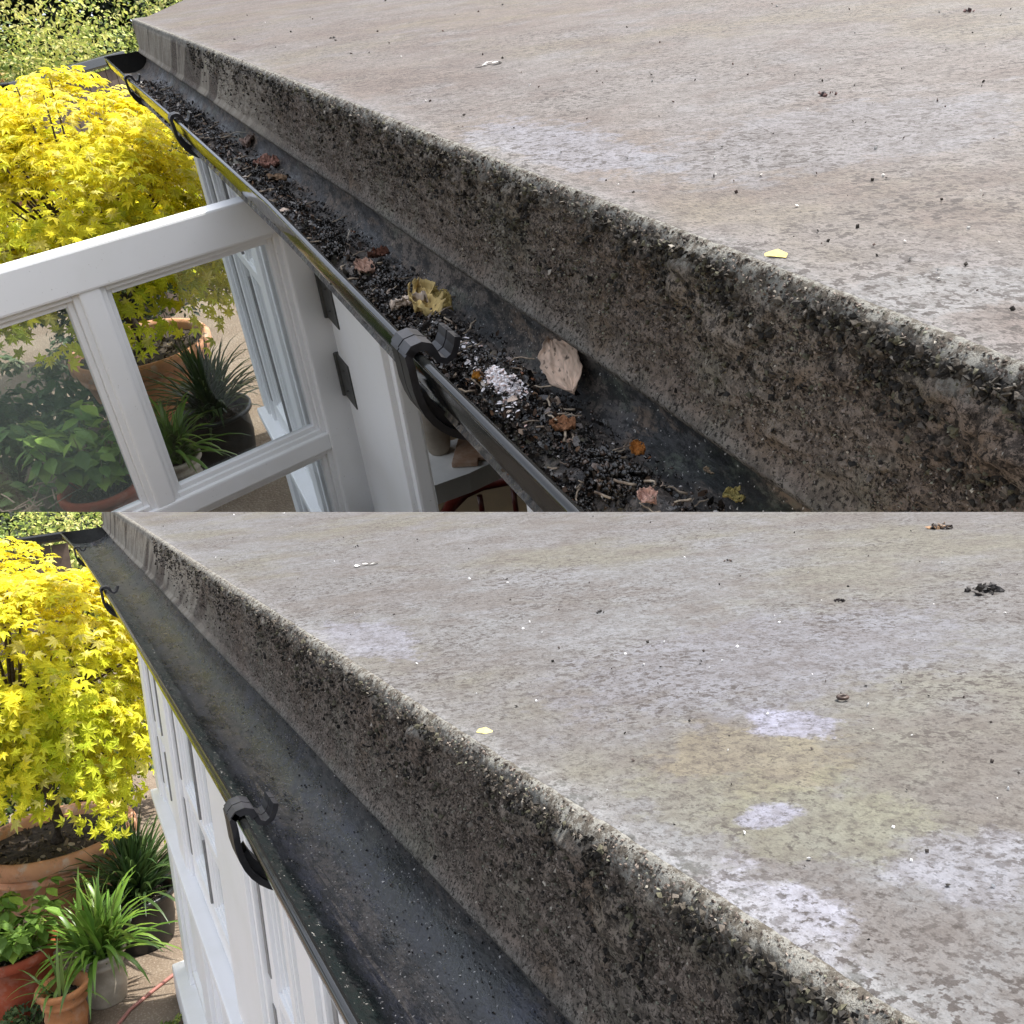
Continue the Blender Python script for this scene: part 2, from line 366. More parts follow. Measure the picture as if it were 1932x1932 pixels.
# ------------------------------------------------------------------ builders shared by both places
def garden_room(cfg):
    P, ut, ud, zg = cfg['P'], cfg['ut'], cfg['ud'], cfg['zg']
    b = thing('flat_roofed_extension', cfg['label'], 'building', (P, 0, zg))
    H = ut-ud; ge = cfg['ge']
    prof = [(.010, .0006), (.008, .0006), (.006, .0), (.003, -.0025), (.001, -.007), (0, -.013)]
    nmid = 40
    prof += [(-.001, -.013-(H-.026)*i/nmid) for i in range(1, nmid+1)]
    prof += [(-.004, -H+.007), (-.008, -H+.001), (-.006, -H-.004), (.0, -H-.005), (.03, -H-.004)]
    ys = [-.6, -.4, -.25, -.1]+[float(v) for v in np.geomspace(.14, ge, 900)]
    np_ = len(prof); sd = cfg['seed']
    def fn(i, j):
        y = ys[i]; dx, dz = prof[j]; edge = min(1, max(0, (j-1)/4))*min(1, max(0, (np_-3-j)/5))
        t = max(0, min(1, -dz/H))
        far = max(0, min(1, (y-1.4)/1.2)); rough = 1-.75*far
        a = nz(y, t*.3+sd, 0, 28, 3)*.0030+nz(y+9, t*.35+sd, 0, 90, 2)*.0016
        lump = max(0, nz(y, t*.12+sd, 4, 14, 4)-.05)*.011*math.exp(-((t-.22)/.28)**2)+max(0, nz(y, t*.12+sd, 14, 55, 4))*.0050*math.exp(-((t-.16)/.30)**2)
        d = (a+lump)*edge*rough
        wav = nz(y, sd, 2, 1.3, 2)*.004*(1 if j > 1 else 0)
        topz = (nz(y, sd, 7, 25, 2)*.0013)*edge*math.exp(-t*12)
        return (P+dx-d-(wav if 1 < j else 0), y, ut+dz+topz)
    V, Fc = grid(len(ys), np_, fn)
    link('fascia', V, Fc, material('fascia', m_fascia), b, True)
    # roof sheet and the slab below it
    me = MB(); r = cfg['roof_out']
    inner = [(P+.0553, -.6)]+[(P+.0553, ge)]+r[1:]
    n = len(inner)
    pts = inner+[(r[-1][0], -.6)]
    def top(x, y): return ut-.0005
    # fine strip then the big sheet
    q = [(x, y, ut-.0006) for x, y in pts]
    q2 = [(x, y, ud+.004) for x, y in pts]
    m = len(pts)
    # hand-laid outer margin of the roof sheet, its rim a little ragged
    def fr(i, j):
        y = ys[i]; t = (j/27)**1.6; x = P+.0035+.052*t; d_ = x-P; return (x, y, ut+.0009-.0042*max(0, 1-(d_-.0035)/.008)**2+nz(y, d_*4, 2, 60, 3)*.0005*max(0, 1-d_/.03)-.0013*min(1, t*1.2)**2)
    V, Fc = grid(len(ys), 28, fr)
    link('roof', V, Fc, material('roof', m_roof), b, True)
    me.v = q+q2; me.f = [tuple(range(m))[::-1]]+[(k, (k+1) % m, m+(k+1) % m, m+k) for k in range(m) if k != 0]
    ob = me.build('roof', material('roof', m_roof), b)
    # front end face of the fascia
    MB().box((P+.004, ge-.03, ut-.004), (P+.05, ge+.002, ud+.004), .002).build('fascia', material('fascia', m_fascia), b)
    return b

def wall_parts(b, cfg):
    W = material('white', m_white); pf, zg = cfg['pf'], cfg['zg']; ztop = cfg['ud']-.01
    g0, g1 = cfg['g0'], cfg['g1']; rail, sill = cfg['rail'], cfg['sill']; th = cfg['head']
    w = MB().box((pf+.02, g0, ztop), (pf+.14, g1, th), .003).build('wall', W, b)
    MB().box((pf+.028, g0, sill-.05), (pf+.13, g1-.01, zg), .003).build('dado_panel', W, b)
    MB().box((pf-.035, g0, sill), (pf+.14, g1+.02, sill-.035), .006).build('sill', W, b)
    MB().box((pf-.05, g0, zg+.16), (pf+.03, g1+.06, zg), .01).build('plinth', W, b)
    for (a, c) in cfg['posts']:
        m = MB().box((pf, a, ztop-.002), (pf+(.03 if c-a > .37 and cur == 'A' else .145), c, zg+.16), .005)
        m.box((pf-.010, a+.02, ztop-.05), (pf+.002, c-.02, sill+.02), .004) if c-a > .1 else None
        m.build('post', W, b)
    # raised fielded panels below the sill
    for (a, c, kind) in cfg['bays']:
        m = MB(); zl, zh = zg+.22, sill-.09
        m.box((pf+.012, a+.03, zh), (pf+.03, a+.07, zl), .004); m.box((pf+.012, c-.07, zh), (pf+.03, c-.03, zl), .004)
        m.box((pf+.012, a+.072, zh), (pf+.03, c-.072, zh-.04), .004); m.box((pf+.012, a+.072, zl+.04), (pf+.03, c-.072, zl), .004)
        m.build('panel_moulding', W, b)
        if kind == 'hole': continue
        SHADE = material('shaded_gap', m_flat((.26, .255, .25), (.20, .20, .20), .8))  # grey strips whose colour stands in for shade in the sash gaps
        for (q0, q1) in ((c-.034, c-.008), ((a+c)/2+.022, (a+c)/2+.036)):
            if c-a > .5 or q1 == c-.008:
                MB().box((pf+.0095, q0, th-.03), (pf+.02, q1, rail+.03), .0).build('gap_shade', SHADE, b)
                MB().box((pf+.0095, q0, rail-.04), (pf+.02, q1, sill+.09), .0).build('gap_shade', SHADE, b)
        window_frame(b, lambda s, z, d, a=a: Vector((pf+.012+d, a+.005+s, z)), c-a-.010, th-.004, sill+.004, rail, kind)

def window_frame(b, T, width, zt, zb, rail, kind, label=None, haze=.05, mull=None, stile=.07):
    # T(s, z, d): s along the frame, z height, d depth behind the outer face
    W = material('white', m_white)
    def bar(m, s0, s1, z0, z1, d0, d1, bev=.004):
        pts = [T(s, z, d) for s in (s0, s1) for z in (z0, z1) for d in (d0, d1)]
        c = sum(pts, Vector())/8; ex = (T(s1, z0, d0)-T(s0, z0, d0)); ez = T(s0, z1, d0)-T(s0, z0, d0); ed = T(s0, z0, d1)-T(s0, z0, d0)
        R = Matrix((ex.normalized(), ed.normalized(), ez.normalized())).transposed()
        m.obox(c, (ex.length/2, ed.length/2, ez.length/2), R, bev)
    m = MB(); D = .045; mid = rail
    bar(m, 0, stile, zt, zb, 0, D); bar(m, width-stile, width, zt, zb, 0, D)
    bar(m, stile-.001, width-stile+.001, zt-.001, zt-.065, .001, D-.001); bar(m, stile-.001, width-stile+.001, zb+.085, zb+.001, .001, D-.001)
    bar(m, stile-.001, width-stile+.001, mid+.018, mid-.018, .002, D-.002)
    cells = [(stile, width-stile, zt-.065, mid+.018), (stile, width-stile, mid-.018, zb+.085)]
    mull = width/2 if mull is None else mull
    if mull:
        bar(m, mull-.017, mull+.017, zt-.06, mid+.016, .004, D-.004)
        bar(m, mull-.017, mull+.017, mid-.016, zb+.08, .004, D-.004)
        cells = [(stile, mull-.017, z0, z1) for _, _, z0, z1 in cells]+[(mull+.017, width-stile, z0, z1) for _, _, z0, z1 in cells]
    for s0, s1, z0, z1 in cells:          # stepped glazing beads round each pane
        for k, (o, d) in enumerate(((.0, .010), (.009, .017))):
            e = .009
            bar(m, s0+o-.0015*(1-k), s0+o+e, z0, z1, d, D-.012, .002); bar(m, s1-o-e, s1-o+.0015*(1-k), z0, z1, d, D-.012, .002)
            bar(m, s0+o+e, s1-o-e, z0-o+.0015*(1-k), z0-o-e, d, D-.012, .002); bar(m, s0+o+e, s1-o-e, z1+o+e, z1+o-.0015*(1-k), d, D-.012, .002)
    f = m.build('window', W, b)
    if label: f['label'] = label
    for i, (s0, s1, z0, z1) in enumerate(cells):
        g = MB(); hz = haze[i] if isinstance(haze, (list, tuple)) else haze
        bar(g, s0+.004, s1-.004, z0-.004, z1+.004, .026, .030, 0)
        g.build('pane', material('glass%.2f' % hz, m_glass(hz)), f)
    return f

def make_gutter(cfg, label, dirty):
    ud, P, lip, ge = cfg['ud'], cfg['P'], cfg['lip'], cfg['ge']; dep = .064
    gt = thing('gutter', label, 'gutter', (P, 0, ud))
    ys = [-.5, -.2, .05]+[float(v) for v in np.geomspace(.12, ge+.03, 220)]
    N = 26
    zl = lambda y: ud-.004-.003*math.sin(y*1.7)
    def sec(y, off=0):
        x0 = fit(lip, y)+.004; x1 = P+.018; c = (x0+x1)/2; a = (x1-x0)/2
        out = []
        for k in range(N+1):
            t = PI-PI*k/N; ct = math.cos(t); st = max(0, math.sin(t))
            out.append((c+(a-off)*math.copysign(abs(ct)**.85, ct), zl(y)-(dep-off)*st**.8 if k not in (0, N) else zl(y)))
        return out
    rows = []
    for y in ys:
        inn = sec(y, .0028); out = sec(y, 0)
        rows.append([(x, y, z) for x, z in inn]+[(x, y, z) for x, z in out[::-1]])
    m = len(rows[0]); V = [q for r in rows for q in r]; Fc = []
    Vi = [q for r in rows for q in r[:N+1]]
    link('trough', Vi, [(i*(N+1)+j, i*(N+1)+j+1, (i+1)*(N+1)+j+1, (i+1)*(N+1)+j) for i in range(len(ys)-1) for j in range(N)], material('trough', m_trough), gt, True)
    Vo = [q for r in rows for q in r[N+1:]]
    sh = link('outer_shell', Vo, [(i*(N+1)+j, i*(N+1)+j+1, (i+1)*(N+1)+j+1, (i+1)*(N+1)+j) for i in range(len(ys)-1) for j in range(N)], material('plastic', m_plastic), gt, True)
    # rolled front lip
    bead = MB(); n0 = 0; sg = 12
    for y in ys:
        x = fit(lip, y); z = zl(y)
        for k in range(sg):
            t = 2*PI*k/sg; bead.v.append((x+.0038+math.cos(t)*.0040, y, z+math.sin(t)*.0036))
    for i in range(len(ys)-1):
        for k in range(sg): bead.f.append((i*sg+k, i*sg+(k+1) % sg, (i+1)*sg+(k+1) % sg, (i+1)*sg+k))
    bead.build('lip', material('plastic', m_plastic), gt, True)
    # stop end
    y = ge+.03; e = MB(); s_ = sec(y, -.003); s_ = s_+[(s_[-1][0], s_[-1][1]+.006), (s_[0][0], s_[0][1]+.006)]
    e.extrude(s_, y, y+.006); e.build('stop_end', material('plastic', m_plastic), gt)
    # support brackets: strap under the trough, clip over the lip, hook inside it
    BM = material('bracket', m_bracket)
    for yb in cfg['brackets']:
        x = fit(lip, yb); z = zl(yb); br = None
        for (a, c) in ((-.0185, -.0012), (.0008, .0185)):
            w = MB(); x1 = P+.016; c0 = (x+x1)/2; aa = (x1-x)/2+.005
            arc = [(c0-aa*math.cos(t)*(1 if t < PI/2 else 1), z-.006-(dep+.014)*math.sin(t)**.75) for t in np.linspace(0.0, PI*.97, 22)]
            w.extrude(strip_prof([(x-.001, z+.0085), (x-.006, z+.004)]+arc, .0062), yb+a, yb+c)
            w.extrude(strip_prof([(x-.0055, z+.005), (x-.001, z+.0095), (x+.006, z+.0105), (x+.012, z+.008), (x+.015, z+.001)], .0072), yb+a, yb+c)
            w.extrude(strip_prof([(x+.0155, z+.002), (x+.018, z-.004), (x+.024, z-.007), (x+.030, z-.004), (x+.034, z+.003), (x+.036, z+.010)], .0052), yb+a, yb+c)
            if br is None: br = MB()
            br.add(w.v, w.f)
        # ribbed support web seen below the trough
        web = []
        T_ = np.linspace(.30, PI*.93, 30)
        for t in T_:
            o = .0012 if int(t*11) % 2 else 0
            web.append((c0-(aa+o+.001)*math.cos(t), z-.006-(dep+.015+o)*math.sin(t)**.75))
        for t in T_[::-1]: web.append((c0-(aa-.007)*math.cos(t), z-.005-(dep+.001)*math.sin(t)**.8))
        br.extrude(web, yb-.011, yb+.011)
        br.build('bracket', BM, gt)
    return gt, sec, zl

def blades(name, c, n, L, wd, col, mat, parent, spread=1., droop=1., z0=0, seed=1, seg=7):
    r = np.random.RandomState(seed); V = []; F = []; T = []
    for i in range(n):
        az = r.uniform(0, 2*PI); el = math.radians(r.uniform(35, 88)) if r.rand() < .75 else math.radians(r.uniform(15, 40))
        l = L*r.uniform(.6, 1.1); w = wd*r.uniform(.7, 1.2); d = Vector((math.cos(az)*math.cos(el)*spread, math.sin(az)*math.cos(el)*spread, math.sin(el)))
        p = Vector(c)+Vector((r.normal()*.03*spread, r.normal()*.03*spread, z0)); side = Vector((-math.sin(az), math.cos(az), 0)); n0 = len(V)
        cc = np.array(col)*r.uniform(.65, 1.35)*np.array([r.uniform(.85, 1.2), 1, r.uniform(.8, 1.1)])
        dr = droop*r.uniform(.6, 1.5)
        for k in range(seg+1):
            t = k/seg; ww = w*(1-t**3)*(.55+.45*min(1, t*4))+.0006
            nrm = side.cross(d).normalized()
            V += [tuple(p-side*ww/2), tuple(p-nrm*ww*.14), tuple(p+side*ww/2)]; T += [cc]*3
            p = p+d*l/seg; d = (d+Vector((0, 0, -1))*dr*.30*(t+.25)).normalized()
        for k in range(seg):
            a = n0+k*3; F += [(a, a+1, a+4, a+3), (a+1, a+2, a+5, a+4)]
    return link(name, V, F, mat, parent, True, np.clip(np.array(T), 0, 1))

def soil(c, r, parent, seed=0, dz=.012):
    V = []; F = []; nr, ns = 10, 40
    for i in range(nr):
        for k in range(ns):
            t = 2*PI*k/ns; rr = r*i/(nr-1); x = c[0]+math.cos(t)*rr; y = c[1]+math.sin(t)*rr
            V.append((x, y, c[2]+nz(x, y, seed, 18, 3)*dz))
    for i in range(nr-1):
        for k in range(ns): F.append((i*ns+k, i*ns+(k+1) % ns, (i+1)*ns+(k+1) % ns, (i+1)*ns+k))
    o = link('soil', V, F, material('soil', m_flat((.022, .016, .012), (.07, .052, .038), .9, 60, .006, 'potting_soil')), parent, True)
    n = 260; a = rs.uniform(0, 2*PI, n); q = r*.95*np.sqrt(rs.uniform(0, 1, n)); Pp = np.stack([c[0]+np.cos(a)*q, c[1]+np.sin(a)*q, np.full(n, c[2]+dz*.6)], 1)
    cols = np.array([(.06, .045, .03), (.20, .15, .10), (.03, .025, .02), (.40, .33, .24)])[rs.choice(4, n, p=[.45, .25, .2, .1])]
    scatter('mulch', FLAKE_V, FLAKE_F, Pp, rand_rot(n), rs.uniform(.012, .04, n)*r/.35, cols, material('bark', m_attr('bark_chips', .8, 0)), o)['kind'] = 'stuff'
    return o

def pot(name, label, cat, c, rt, rb, h, mat, rim=.06, rimout=.012, group=None, bands=True, soilz=.05):
    t = thing(name, label, cat, c, group)
    prof = [(0, .001), (rb*.96, 0), (rb, .006), (rb+(rt-rb)*.5, h*.45)]
    zr = h-rim
    if bands: prof += [(rt-.03, zr-.05), (rt-.012, zr-.045), (rt-.012, zr-.03), (rt-.026, zr-.024)]
    prof += [(rt-.024, zr-.004), (rt-.002, zr), (rt+rimout, zr+rim*.2), (rt+rimout, h-rim*.25), (rt+rimout*.4, h), (rt-.014, h-.002), (rt-.03, h-.02), (rt-.045, h-soilz-.03)]
    MB().lathe(c, prof, 64, .006).build('pot_body', mat, t, True)
    soil((c[0], c[1], c[2]+h-soilz), rt-.032, t, c[0])
    return t

def maple(c, crown_c, R, label, seed, low=-.78):
    t = thing('maple_tree', label, 'tree', c)
    r = np.random.RandomState(seed)
    tr = MB(); cc = Vector(crown_c); base = Vector(c)
    tr.tube([base, base+Vector((.02, .01, .12)), base.lerp(cc, .45)+Vector((.03, 0, 0)), cc+Vector((0, 0, -.15))], [.034, .03, .024, .016], 10)
    npd = 185; pads = []
    for i in range(npd):
        a = r.uniform(0, 2*PI); z = r.uniform(low, 1); rr = math.sqrt(max(0, 1-z*z)) if z > 0 else (1-.30*abs(z))
        f = r.uniform(.62, 1.0)
        q = cc+Vector((math.cos(a)*rr*R[0]*f, math.sin(a)*rr*R[1]*f, z*R[2]*f)); pads.append((q, Vector((math.cos(a)*rr/R[0], math.sin(a)*rr/R[1], z/R[2]+.95)).normalized(), f))
        if i % 3 == 0:
            p0 = base.lerp(cc, r.uniform(.35, .95)); mid = p0.lerp(q, .55)+Vector((0, 0, .07))
            tr.tube([p0, mid, q], [.011, .007, .003], 5)
    tr.build('trunk', material('bark_trunk', m_flat((.05, .035, .025), (.11, .085, .065), .8, 60, .002, 'maple_bark')), t, True)
    lv, lf = maple_leaf(); P = []; N = []; S = []; T = []
    for q, nrm, f in pads:
        pr = r.uniform(.14, .25); npt = int(r.uniform(38, 60)); warm = r.rand()
        tone = nz(q.x, q.y, q.z, 2.2, 2)
        e1 = nrm.cross(Vector((0, 0, 1))) if abs(nrm.z) < .98 else Vector((1, 0, 0)); e1.normalize(); e2 = nrm.cross(e1)
        for k in range(npt):
            a = r.uniform(0, 2*PI); rad = pr*math.sqrt(r.rand())
            o = q+e1*math.cos(a)*rad+e2*math.sin(a)*rad*.9-Vector((0, 0, 1))*rad*rad*1.6+nrm*r.normal()*.014
            P.append(o); nn = (nrm+Vector((r.normal(), r.normal(), r.normal()))*.22+Vector((math.cos(a), math.sin(a), 0))*.25).normalized(); N.append(nn)
            S.append(r.uniform(.07, .115))
            hi = (o.z-cc.z)/R[2]
            g = min(1, max(0, .42-.42*hi-.5*tone+r.normal()*.16))
            yel = np.array((.93, .82, .06)); lime = np.array((.58, .68, .05)); org = np.array((.95, .86, .36))
            col = yel*(1-g)+lime*g
            if r.rand() < .10+.22*max(0, hi)*(warm > .4): col = col*.4+org*.6
            T.append(col*r.choice([1, 1, 1, 1, .72])*r.uniform(.82, 1.06))
    P = np.array(P); N = np.array(N); n = len(P)
    # tips point outwards and down the dome
    scatter('crown', lv, lf, P, rot_to(N, r.uniform(0, 2*PI, n)), np.array(S), np.clip(np.array(T), 0, .95), material('maple', m_attr('maple_leaves', .5, .5, .25)), t)
    return t

def shrub(name, label, cat, c, R, n, cols, ls, seed, group=None, droop=0):
    t = thing(name, label, cat, c, group); r = np.random.RandomState(seed); base = Vector(c); cc = base+Vector((0, 0, R[2]))
    P = []; N = []; T = []; clumps = []
    for i in range(max(22, int(n/60))):
        v = r.normal(size=3); v /= np.linalg.norm(v); clumps.append((v, r.uniform(.35, .95), r.uniform(.20, .42), r.rand(), int(r.randint(len(cols)))))
    per = n//len(clumps)
    for v, f, cr, w, ci in clumps:
        q = np.array([v[0]*R[0]*f, v[1]*R[1]*f, v[2]*R[2]*f])
        d = r.normal(size=(per, 3)); d /= np.linalg.norm(d, axis=1)[:, None]; rad = cr*np.cbrt(r.uniform(.2, 1, per))[:, None]
        P.append(np.array(cc)+q+d*rad*np.array([R[0], R[1], R[2]*.8])); N.append(d+np.array([0, 0, .5])+r.normal(size=(per, 3))*.3)
        base_c = np.array(cols[ci]); T.append(base_c*r.uniform(.6, 1.25, (per, 1))*np.array([1, 1, 1]))
    P = np.concatenate(P); N = np.concatenate(N); T = np.concatenate(T); k = P[:, 2] > c[2]+.02; P, N, T = P[k], N[k], T[k]
    st = MB()
    for i in range(9):
        a = r.uniform(0, 2*PI); q = cc+Vector((math.cos(a)*R[0]*.6, math.sin(a)*R[1]*.6, r.uniform(-.1, .6)*R[2])); st.tube([base+Vector((r.normal()*.08*R[0], r.normal()*.08*R[1], 0)), base.lerp(q, .5)+Vector((0, 0, .12*R[2])), q], [min(.02, R[0]*.03), min(.012, R[0]*.02), min(.005, R[0]*.01)], 5)
    st.build('stems', material('bark_trunk', m_flat((.05, .035, .025), (.11, .085, .065), .8, 60, .002, 'maple_bark')), t, True)
    scatter('foliage', OVAL_V, OVAL_F, P, rot_to(N, r.uniform(0, 2*PI, len(P))), ls*r.uniform(.6, 1.3, len(P)), np.clip(T, 0, .95), material('leaf', m_attr('leaves', .5, .35, .3)), t)
    return t

def broad_plant(c, h, n, ls, parent, seed, cols, spread=.16):
    # upright stems carrying pairs of ovate leaves
    r = np.random.RandomState(seed); st = MB(); P = []; N = []; S = []; T = []; SP = []
    for i in range(n):
        a = r.uniform(0, 2*PI); d = spread*math.sqrt(r.rand()); foot = Vector(c)+Vector((math.cos(a)*d*.4, math.sin(a)*d*.4, 0)); hh = h*r.uniform(.55, 1.1)
        tip = Vector(c)+Vector((math.cos(a)*d*1.4, math.sin(a)*d*1.4, hh)); mid = foot.lerp(tip, .5)+Vector((math.cos(a), math.sin(a), 0))*.01
        st.tube([foot, mid, tip], [.004, .0035, .002], 5)
        for k in range(6):
            f = .3+.7*k/5; q = foot.lerp(tip, f)
            for s in range(3 if k == 5 else 2):
                b = k*1.57+s*PI+(s*2.1 if k == 5 else 0)+r.normal()*.3; out = Vector((math.cos(b), math.sin(b), 0)); l = ls*r.uniform(.7, 1.2)*(1.1-.35*abs(f-.6))
                P.append(q+out*l*.55+Vector((0, 0, .01))); N.append(Vector((out.x*.45, out.y*.45, .9))+Vector((r.normal(), r.normal(), 0))*.15); S.append(l)
                SP.append(b); T.append(np.array(cols[r.randint(len(cols))])*r.uniform(.7, 1.25))
    st.build('stems', material('stem', m_flat((.10, .13, .03), (.16, .12, .05), .6, 30, .0005, 'green_stem')), parent, True)
    Nn = np.array([tuple(q) for q in N]); Nn /= np.linalg.norm(Nn, axis=1)[:, None]; B = np.array(SP)
    Y = np.stack([np.cos(B), np.sin(B), np.full(len(B), -.2)], 1); Y -= Nn*(Y*Nn).sum(1)[:, None]; Y /= np.linalg.norm(Y, axis=1)[:, None]; X = np.cross(Y, Nn)
    S = np.array(S); S3 = np.stack([S*1.25, S, S], 1)
    scatter('foliage', OVAL_V, OVAL_F, np.array([tuple(q) for q in P]), np.stack([X, Y, Nn], 2), S3, np.clip(np.array(T), 0, 1), material('leaf', m_attr('leaves', .5, .35, .3)), parent)

def moss_bits(cfg, label, n=9000):
    P, ut, ud = cfg['P'], cfg['ut'], cfg['ud']; H = ut-ud
    y = np.exp(rs.uniform(math.log(.14), math.log(2.6), n)); t = np.abs(rs.normal(.10, .24, n)); t = np.where(t > 1, rs.uniform(0, 1, n), t)
    keep = np.array([nz(a, b*.12+cfg['seed'], 4, 14, 4) > -.12+rs.uniform(-.2, .35) for a, b in zip(y, t)]); y, t = y[keep], t[keep]; n = len(y)
    x = P-.001-rs.uniform(0, .004, n); z = ut-.003-t*H*.97
    s = rs.uniform(.0008, .0038, n)*(1+.35*np.log1p(y))
    cols = np.array([(.016, .014, .012), (.05, .042, .032), (.075, .07, .045), (.10, .085, .07), (.30, .27, .23)])[rs.choice(5, n, p=[.46, .28, .14, .11, .01])]
    scatter('moss_growth', SHARD_V, SHARD_F, np.stack([x, y, z], 1), rand_rot(n), s, cols*rs.uniform(.7, 1.3, (n, 1)), material('moss', m_attr('moss', .85, 0)), None, (P, .14, ut))
    note(made[cur][-1], label, 'moss', None, 'stuff')

def crust(cfg, label, n=30000):
    P, ut, ud = cfg['P'], cfg['ut'], cfg['ud']; H = ut-ud
    y = np.exp(rs.uniform(math.log(.14), math.log(2.3), n)); t = rs.uniform(0, 1, n)**1.3
    keep = np.array([nz(a, b*.12+cfg['seed'], 2, 30, 3) > -.25+rs.uniform(-.4, .4)+.25*b for a, b in zip(y, t)]); y, t = y[keep], t[keep]; n = len(y)
    s = rs.uniform(.0005, .0017, n)*(1+.5*np.log1p(y)); x = P-.0008-rs.uniform(0, .002, n)+.008*np.clip(1-t/.11, 0, 1)**2; z = ut+.0003-t*(H*.98+.0003)
    cols = np.array([(.045, .035, .028), (.14, .11, .09), (.20, .165, .14), (.17, .17, .13), (.34, .31, .26)])[rs.choice(5, n, p=[.44, .26, .16, .11, .03])]
    scatter('lichen_crust', SHARD_V, SHARD_F, np.stack([x, y, z], 1), rand_rot(n), s, cols*rs.uniform(.7, 1.3, (n, 1)), material('moss', m_attr('moss', .85, 0)), None, (P, .14, ut))
    note(made[cur][-1], label, 'lichen', None, 'stuff')

def grit(cfg, label, n, cols, rng, name='roof_grit', smin=.0007, smax=.0021):
    P, ut = cfg['P'], cfg['ut']
    px = rs.uniform(rng[0], rng[2], n*2); py = rs.uniform(rng[1], rng[3], n*2); pts = []
    for a, b in zip(px, py):
        q = at(a, b, z=ut)
        if q.x > P+.03 and 0 < q.y < cfg['ge']-.1 and q.x < 3: pts.append((q.x, q.y, ut+.0005))
    pts = np.array(pts[:n]); n = len(pts); d = np.linalg.norm(pts, axis=1)
    s = rs.uniform(smin, smax, n)*(.6+d*.9)
    cc = np.array(cols)[rs.randint(0, len(cols), n)]*rs.uniform(.7, 1.3, (n, 1))
    scatter(name, SHARD_V, SHARD_F, pts, rand_rot(n), s, cc, material('moss', m_attr('moss', .85, 0)), None, (P, .14, ut))
    note(made[cur][-1], label, 'grit', None, 'stuff')

def clump(name, label, cat, c, r, n, cols, seed, flat=.4, group=None, sz=.35):
    q = np.random.RandomState(seed); d = q.normal(size=(n, 3)); d /= np.linalg.norm(d, axis=1)[:, None]; P = np.array(c)+d*r*np.cbrt(q.rand(n))[:, None]*np.array([1, 1, flat])
    P[:, 2] = np.maximum(P[:, 2], c[2]+.0005)
    R = rand_rot(n); cc = np.array(cols)[q.randint(0, len(cols), n)]*q.uniform(.6, 1.3, (n, 1))
    scatter(name, SHARD_V, SHARD_F, P, R, r*sz*q.uniform(.5, 1.3, n), cc, material('clod', m_attr('debris', .55, 0)), None, tuple(c))
    return note(made[cur][-1], label, cat, group)

def dead_leaf(label, c, L, Wd, yaw, pitch, roll, col, curl=.5, seed=0, crump=.06, cat='leaf', name='dead_leaf', group=None):
    nu, nv = 61, 33; Rm = Matrix.Rotation(yaw, 3, 'Z') @ Matrix.Rotation(pitch, 3, 'X') @ Matrix.Rotation(roll, 3, 'Y')
    V = []; T = []
    for i in range(nu):
        t = i/(nu-1); w = Wd/2*math.sin(PI*min(1, max(0, t**.80)))**.85
        w *= 1+.05*math.sin(i*.45+seed)+.10*noise.noise(Vector((t*9, seed, 3)))
        if i in (0, nu-1): w = .0004
        for j in range(nv):
            s = 2*j/(nv-1)-1; sw = s*(1+(.10*noise.noise(Vector((t*14, s*1.2+seed, 1))) if abs(s) > .8 else 0))
            rib = ((t*9-abs(s)*2.4) % 1); vein = max(0, 1-min(rib, 1-rib)/.10)*(1-abs(s)*.6); mid = math.exp(-(s/.06)**2)
            z = curl*Wd*.5*(s*s)+.05*L*math.sin(t*PI)+(nz(t*2+seed, s*1.3, 0, 1.6, 3)*crump+nz(t*3+seed, s*2, 5, 4, 2)*crump*.35)*Wd*2-.02*Wd*mid-.010*Wd*vein
            V.append(tuple(Vector(c)+Rm @ Vector((sw*w, (t-.5)*L, z))))
            k = .82+.30*noise.noise(Vector((t*5+seed, s*3, 1)))+.16*noise.noise(Vector((t*20+seed, s*14, 2)))-.20*vein-.15*mid
            if noise.noise(Vector((t*11+seed*3, s*7, seed))) > .46: k *= .25
            k *= 1-.25*max(0, abs(s)-.8)/.2
            T.append(np.array(col)*k)
    F = [(i*nv+j, i*nv+j+1, (i+1)*nv+j+1, (i+1)*nv+j) for i in range(nu-1) for j in range(nv-1)]
    r = random.Random(seed); holes = [(r.uniform(.2, .9), r.choice((-1, 1))*r.uniform(.55, 1), r.uniform(.03, .09)) for _ in range(3 if crump > .05 else 0)]
    F = [f for f in F if not any(((f[0]//nv)/(nu-1)-a)**2+((2*(f[0] % nv)/(nv-1)-1-b)*.35)**2 < h*h for a, b, h in holes)]
    o = link(name, V, F, material('deadleaf', m_attr('dead_leaf', .7, .15, .2)), None, True, np.clip(np.array(T), 0, 1), tuple(c))
    md = o.modifiers.new('s', 'SOLIDIFY'); md.thickness = .0006
    return note(o, label, cat, group)
def twig(label, pts, r, col, name='twig', cat='twig', group=None):
    key = 'twig%.2f%.2f' % (col[0], col[1]); m = MB().tube(pts, [r]*(len(pts)-1)+[r*.4], 6)
    o = m.build(name, material(key, m_flat(col, tuple(v*.6 for v in col), .8, 200, .0004, 'dry_stem')), None, True, tuple(pts[0])); return note(o, label, cat, group)
def sheet(name, label, x0, x1, y0, y1, z, mat, kind='structure'):
    V, F = grid(2, 2, lambda i, j: ((x0, x1)[i], (y0, y1)[j], z)); o = link(name, V, [f[::-1] for f in F], mat, None, loc=(0, 0, z)); o['kind'] = kind; o['label'] = label; o['category'] = name; return o

